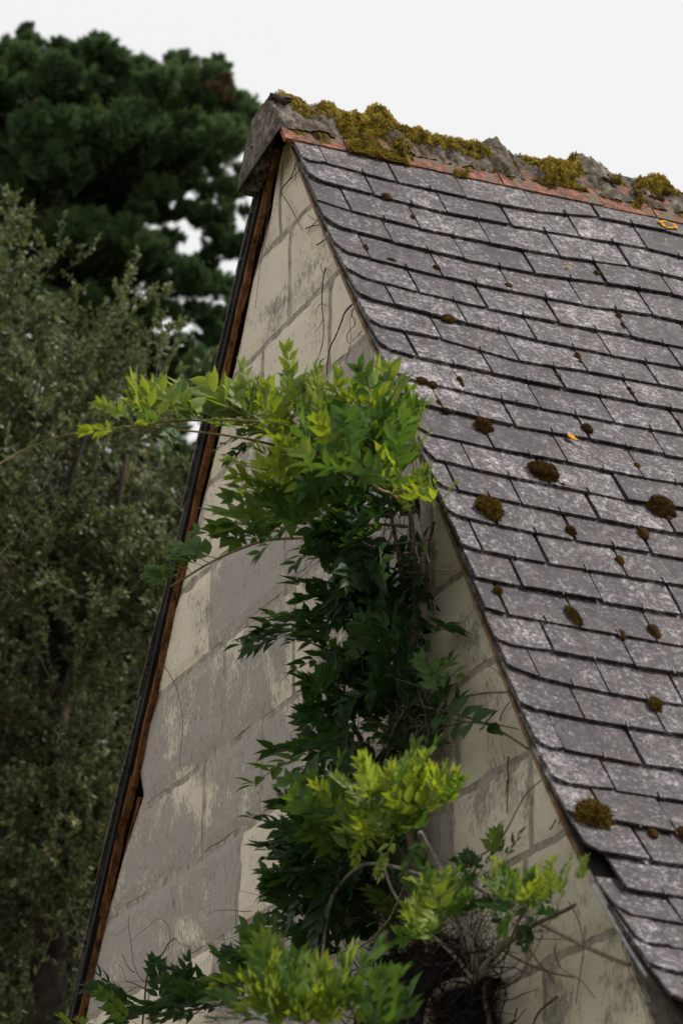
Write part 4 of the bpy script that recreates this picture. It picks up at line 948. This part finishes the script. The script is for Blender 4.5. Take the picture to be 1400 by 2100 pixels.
# ------------------------------------------------------------------ trees behind
def needle_clump(seed, n, R_, ln_, brown=False):
    random.seed(seed); V, Fc, T = [], [], []
    for _s in range(n//55):
        a, b_ = random.uniform(0, 6.28), random.uniform(-.35, 1.0); c = Vector((math.cos(a)*math.sqrt(1-b_*b_*.9), math.sin(a)*math.sqrt(1-b_*b_*.9), b_*.8))*R_*random.uniform(.35, .85)
        ax = (c.normalized()*.5+Vector((0, 0, .9))+Vector((random.gauss(0, .3), random.gauss(0, .3), 0))).normalized(); tr = R_*random.uniform(.20, .36); tb_ = random.uniform(-.2, .2)
        for _k in range(70):
            f = random.random(); p = c+ax*tr*1.5*(f-.3)+Vector((random.gauss(0, 1), random.gauss(0, 1), random.gauss(0, 1)))*tr*.33*(1.1-f)
            tone = min(1, max(0, .30+.45*f+.2*(c.z/R_)+tb_+random.uniform(-.2, .2)))  # lighter towards tips and tops: sunlit tufts put into the tone
            for _m in range(2):
                d = (ax+Vector((random.gauss(0, .6), random.gauss(0, .6), random.gauss(0, .4)))).normalized(); s = d.cross(Vector((random.gauss(0, 1), random.gauss(0, 1), random.gauss(0, 1)))).normalized()*.0085
                L = ln_*random.uniform(.6, 1.2); b = len(V); V += [p-s, p+s, p+d*L+s*.5, p+d*L-s*.5]; Fc.append((b, b+1, b+2, b+3)); T += [tone]*4
    me = with_tone(mesh('foliage_clump', V, Fc), T); me.materials.append(M['conifer'] if not brown else M['conibrown']); return me
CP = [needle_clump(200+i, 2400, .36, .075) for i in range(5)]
CB = needle_clump(230, 700, .26, .07, True)
DIST = 24.0
base = far(190, 1200, DIST); base[2] = 0
con = tag(empty('conifer_tree', tuple(base)), 'tall dark green conifer with bushy rounded tufts against the white sky', 'tree')
def tchild(root, name, me, m, mat=None):
    o = link(name, me, mat); o.parent = root; o.matrix_parent_inverse = Matrix.Translation(-Vector(root.location)); o.matrix_basis = m; return o
def clump(px, py, r, dd=0.0, me=None):
    p = far(px, py, DIST+dd); s = r/6500*(DIST+dd)/.27
    m = Matrix.Translation(Vector(p)) @ Matrix.Rotation(random.uniform(0, 6.28), 4, 'Z') @ Matrix.Diagonal((s, s, s*random.uniform(.8, 1.05), 1))
    tchild(con, 'foliage_clump', me or random.choice(CP), m)
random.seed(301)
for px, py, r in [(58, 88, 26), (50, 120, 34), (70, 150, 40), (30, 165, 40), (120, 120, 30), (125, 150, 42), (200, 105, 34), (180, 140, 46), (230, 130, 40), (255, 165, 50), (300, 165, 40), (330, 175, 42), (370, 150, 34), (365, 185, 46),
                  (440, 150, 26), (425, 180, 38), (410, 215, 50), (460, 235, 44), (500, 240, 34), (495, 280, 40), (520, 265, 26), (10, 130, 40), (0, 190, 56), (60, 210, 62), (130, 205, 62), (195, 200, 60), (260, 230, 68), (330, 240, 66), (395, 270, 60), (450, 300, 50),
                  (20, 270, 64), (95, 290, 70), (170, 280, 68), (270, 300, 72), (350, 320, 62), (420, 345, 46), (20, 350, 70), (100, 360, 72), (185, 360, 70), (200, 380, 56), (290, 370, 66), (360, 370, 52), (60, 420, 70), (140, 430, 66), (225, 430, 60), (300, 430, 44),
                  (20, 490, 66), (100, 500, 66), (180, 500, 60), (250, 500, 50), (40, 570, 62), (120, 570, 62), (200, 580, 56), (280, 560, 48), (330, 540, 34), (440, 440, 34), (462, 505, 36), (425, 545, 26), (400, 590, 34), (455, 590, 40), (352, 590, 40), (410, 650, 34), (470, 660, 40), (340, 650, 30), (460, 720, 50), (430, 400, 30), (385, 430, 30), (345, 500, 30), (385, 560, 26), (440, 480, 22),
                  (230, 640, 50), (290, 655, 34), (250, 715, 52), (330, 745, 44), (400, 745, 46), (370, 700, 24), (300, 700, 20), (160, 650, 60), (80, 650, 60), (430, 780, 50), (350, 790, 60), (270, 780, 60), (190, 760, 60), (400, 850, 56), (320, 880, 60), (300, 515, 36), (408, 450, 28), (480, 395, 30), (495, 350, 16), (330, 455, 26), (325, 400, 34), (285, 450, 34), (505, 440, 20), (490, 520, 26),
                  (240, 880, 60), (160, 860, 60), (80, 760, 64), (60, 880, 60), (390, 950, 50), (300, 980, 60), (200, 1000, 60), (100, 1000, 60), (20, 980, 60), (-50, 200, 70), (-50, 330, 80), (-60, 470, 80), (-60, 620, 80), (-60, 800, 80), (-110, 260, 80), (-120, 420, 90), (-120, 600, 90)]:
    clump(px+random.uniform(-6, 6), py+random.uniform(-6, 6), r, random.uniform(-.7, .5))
    if r > 44 and py > 190:
        a = random.uniform(0, 6.28)
        if not (290 < px < 520 and 300 < py < 860): clump(px+r*.6*math.cos(a), py+r*.6*math.sin(a), r*.8, random.uniform(.4, 1.8))
for px, py, r in ((52, 62, 13), (60, 52, 10), (46, 78, 15), (66, 80, 14), (36, 118, 16), (82, 118, 16), (20, 100, 14), (118, 92, 16), (140, 108, 14), (178, 98, 15), (196, 80, 14), (212, 82, 15), (228, 98, 14), (282, 128, 16), (312, 136, 14), (352, 122, 15), (372, 124, 16), (400, 150, 15), (428, 132, 14), (446, 126, 15), (462, 140, 14), (480, 200, 16), (512, 222, 16), (525, 236, 12), (240, 112, 12), (155, 100, 12)):
    clump(px, py, r, random.uniform(-.3, .3))
for _ in range(70):
    px, py = random.uniform(280, 525), random.uniform(370, 860)
    clump(px, py, random.uniform(10, 20), random.uniform(-.5, .8))
for px, py, r in ((452, 178, 30), (462, 200, 22), (465, 165, 20)): clump(px, py, r, -.5, CB)
V, Fc = [], []
random.seed(302)
tc = Vector(far(150, 700, DIST+.3)); tube_vf([Vector((tc.x+.0, tc.y, 0)), Vector((tc.x, tc.y, 5)), tc, Vector(far(110, 300, DIST+.3)), Vector(far(60, 100, DIST))], .30, .02, V, Fc, 10)
o = tchild(con, 'trunk', mesh('trunk', V, Fc, True), Matrix.Identity(4), M['trunk'])
V, Fc = [], []
for k in range(60):
    f = random.uniform(.15, .98); y0 = 1150-1000*f; p0 = Vector(far(150-60*f, y0, DIST+.3)); p2 = Vector(far(random.uniform(-60, 160+300*(1-f)), y0-random.uniform(-60, 60)*(1-f), DIST+random.uniform(-.8, 1.2))); pm = (p0+p2)/2-Vector((0, 0, .12))
    tube_vf(sm([p0, pm, p2], 2), .045, .010, V, Fc, 5)
tchild(con, 'limbs', mesh('limbs', V, Fc, True), Matrix.Identity(4), M['trunk'])

# broad-leaved evergreen in front of the conifer
def spray(seed, nt, L, lw, ll):
    random.seed(seed); V, Fc, T = [], [], []
    def twig(p, d, L, n, depth):
        nonlocal V, Fc, T
        pts = [p]
        for i in range(n):
            d = (d+Vector((random.gauss(0, .12), random.gauss(0, .12), random.gauss(0, .10)+.05))).normalized(); pts.append(pts[-1]+d*L/n)
            if depth and i >= 1: twig(pts[-1], (d+Vector((random.gauss(0, .6), random.gauss(0, .6), random.gauss(0, .5)))).normalized(), L*random.uniform(.35, .6), 4, depth-1)
            for _ in range(5 if depth == 0 else 3):
                ld = (d*.7+Vector((random.gauss(0, .6), random.gauss(0, .6), random.gauss(0, .6)))).normalized(); s = ld.cross(Vector((random.gauss(0, 1), random.gauss(0, 1), random.gauss(0, 1)))).normalized()
                l = ll*random.uniform(.6, 1.2); w_ = l*lw; b = len(V); q = pts[-1]-d*random.uniform(0, L/n); nn = ld.cross(s)*w_*.4
                V += [q, q+ld*l*.5-s*w_, q+ld*l*.5-nn, q+ld*l*.5+s*w_, q+ld*l]; Fc += [(b, b+2, b+1), (b, b+3, b+2), (b+1, b+2, b+4), (b+2, b+3, b+4)]; tt = min(1, max(0, random.gauss(.25, .15) if random.random() < .62 else random.gauss(.70, .12))); tt = min(.84, tt); T += [tt]*5
        b0 = len(V); tube_vf(pts, .003, .0012, V, Fc, 3); T += [.3]*(len(V)-b0)
    twig(Vector((0, 0, 0)), Vector((.15, 0, 1)), L, 7, 2)
    me = with_tone(mesh('leafy_branch', V, Fc), T); me.materials.append(M['olive']); return me
SP = [spray(400+i, 6, .55, .27, .040) for i in range(6)]
D2 = 14.5
base = far(120, 1500, D2+.4); base[2] = 0
bush = tag(empty('evergreen_tree', tuple(base)), 'grey green small leaved evergreen tree left of the gable', 'tree')
def outline_y(x): return float(np.interp(x, [-150, -20, 30, 70, 90, 110, 160, 205, 225, 250, 300, 345, 370, 400, 430, 460], [440, 520, 520, 640, 720, 760, 740, 720, 780, 830, 860, 890, 930, 950, 980, 1020]))
random.seed(401); cnt = 0
def add_spray(px, py, dd, s=1.0, me=None, lean=.5):
    p = Vector(far(px, py, D2+dd)); m = Matrix.Translation(p) @ Matrix.Rotation(random.uniform(0, 6.28), 4, 'Z') @ Matrix.Rotation(random.gauss(0, lean), 4, 'X') @ Matrix.Rotation(random.uniform(0, 6.28), 4, 'Z') @ Matrix.Diagonal((s, s, s, 1))
    tchild(bush, 'leafy_branch', me or random.choice(SP), m)
# leaders that stand above the mass
for px, py, s, l in ((40, 680, .9, .10), (58, 640, .75, .08), (20, 740, .9, .15), (75, 760, .7, .1), (5, 730, .9, .2), (180, 800, .85, .1), (196, 740, .6, .05), (150, 860, .8, .2), (110, 880, .8, .25), (300, 860, .55, .1), (322, 780, .50, .05), (280, 900, .7, .2), (262, 860, .5, .15), (-10, 780, 1, .3), (85, 850, .8, .25), (215, 880, .7, .2)):
    add_spray(px, py, random.uniform(-.4, .4), s, None, l)
while cnt < 250:
    px = random.uniform(-170, 440); py = 640+1700*random.random()**.85
    if py < outline_y(px)+275: continue
    dd = random.uniform(-.55, .9)
    if px > 250 and dd < -.2: dd += .3
    if noise.noise((px*.011, py*.009, 2.5)) < -.02+.22*(py > 1450): continue
    if px > 470-(py-900)*.26+40: continue
    add_spray(px, py, dd, random.uniform(.8, 1.25), None, .75); cnt += 1
V, Fc = [], []
tb = Vector(base); tube_vf([tb, tb+Vector((.05, .05, 3)), Vector(far(110, 1400, D2+.3)), Vector(far(100, 1150, D2)), Vector(far(85, 900, D2)), Vector(far(60, 720, D2))], .12, .012, V, Fc, 8)
tube_vf([Vector(far(110, 1400, D2+.3)), Vector(far(180, 1250, D2)), Vector(far(230, 1100, D2)), Vector(far(260, 930, D2))], .05, .01, V, Fc, 6)
tube_vf([Vector(far(105, 1300, D2+.2)), Vector(far(40, 1100, D2)), Vector(far(20, 900, D2))], .045, .01, V, Fc, 6)
tube_vf([Vector(far(100, 1200, D2+.1)), Vector(far(130, 1020, D2)), Vector(far(190, 850, D2))], .04, .008, V, Fc, 6)
tchild(bush, 'trunk', mesh('trunk', V, Fc, True), Matrix.Identity(4), M['trunk'])

# dense dark hedge trees farther off, closing the view low on the left
random.seed(451); V, Fc, T = [], [], []
for _ in range(44000):
    px = random.uniform(-2600, 700) if _ % 2 else random.uniform(-300, 600); py = random.uniform(700, 3600); dd = random.uniform(0, 3.5)
    if py < 960+130*noise.noise((px*.01, 3, 3))+260*noise.noise((px*.0025, 7, 3))*(px < 0)+(120 if px > 350 else 0)+max(0, -px-1500)*.9: continue
    p = Vector(far(px, py, 19+dd)); 
    if p.z < .1: continue
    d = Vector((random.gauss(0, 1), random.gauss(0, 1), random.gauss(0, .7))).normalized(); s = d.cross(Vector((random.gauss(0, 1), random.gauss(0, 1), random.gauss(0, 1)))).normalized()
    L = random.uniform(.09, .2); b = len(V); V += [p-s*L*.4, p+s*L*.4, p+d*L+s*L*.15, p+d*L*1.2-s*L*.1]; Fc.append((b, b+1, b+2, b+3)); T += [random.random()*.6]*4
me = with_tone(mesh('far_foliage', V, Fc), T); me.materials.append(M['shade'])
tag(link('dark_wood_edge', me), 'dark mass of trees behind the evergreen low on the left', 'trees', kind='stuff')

# two unseen copies of the evergreen, added to shade the foot of the gable
def copy_tree(src, loc, rz, sc, label):
    r_ = src.copy(); COL.objects.link(r_); r_['label'] = label
    T0 = Matrix.Translation(Vector(loc)) @ Matrix.Rotation(rz, 4, 'Z') @ Matrix.Diagonal((sc, sc, sc, 1)); r_.matrix_world = T0
    for c in list(src.children):
        d = c.copy(); COL.objects.link(d); d.parent = r_
    return r_
bush['group'] = 'evergreens round the gable'
copy_tree(bush, (-2.6, -5.4, 0), 2.0, .66, 'evergreen copy added as unseen shade for the gable, outside the left edge of the picture')
copy_tree(bush, (-.4, -8.0, 0), 4.2, .66, 'second evergreen copy added as unseen shade, well outside the picture')
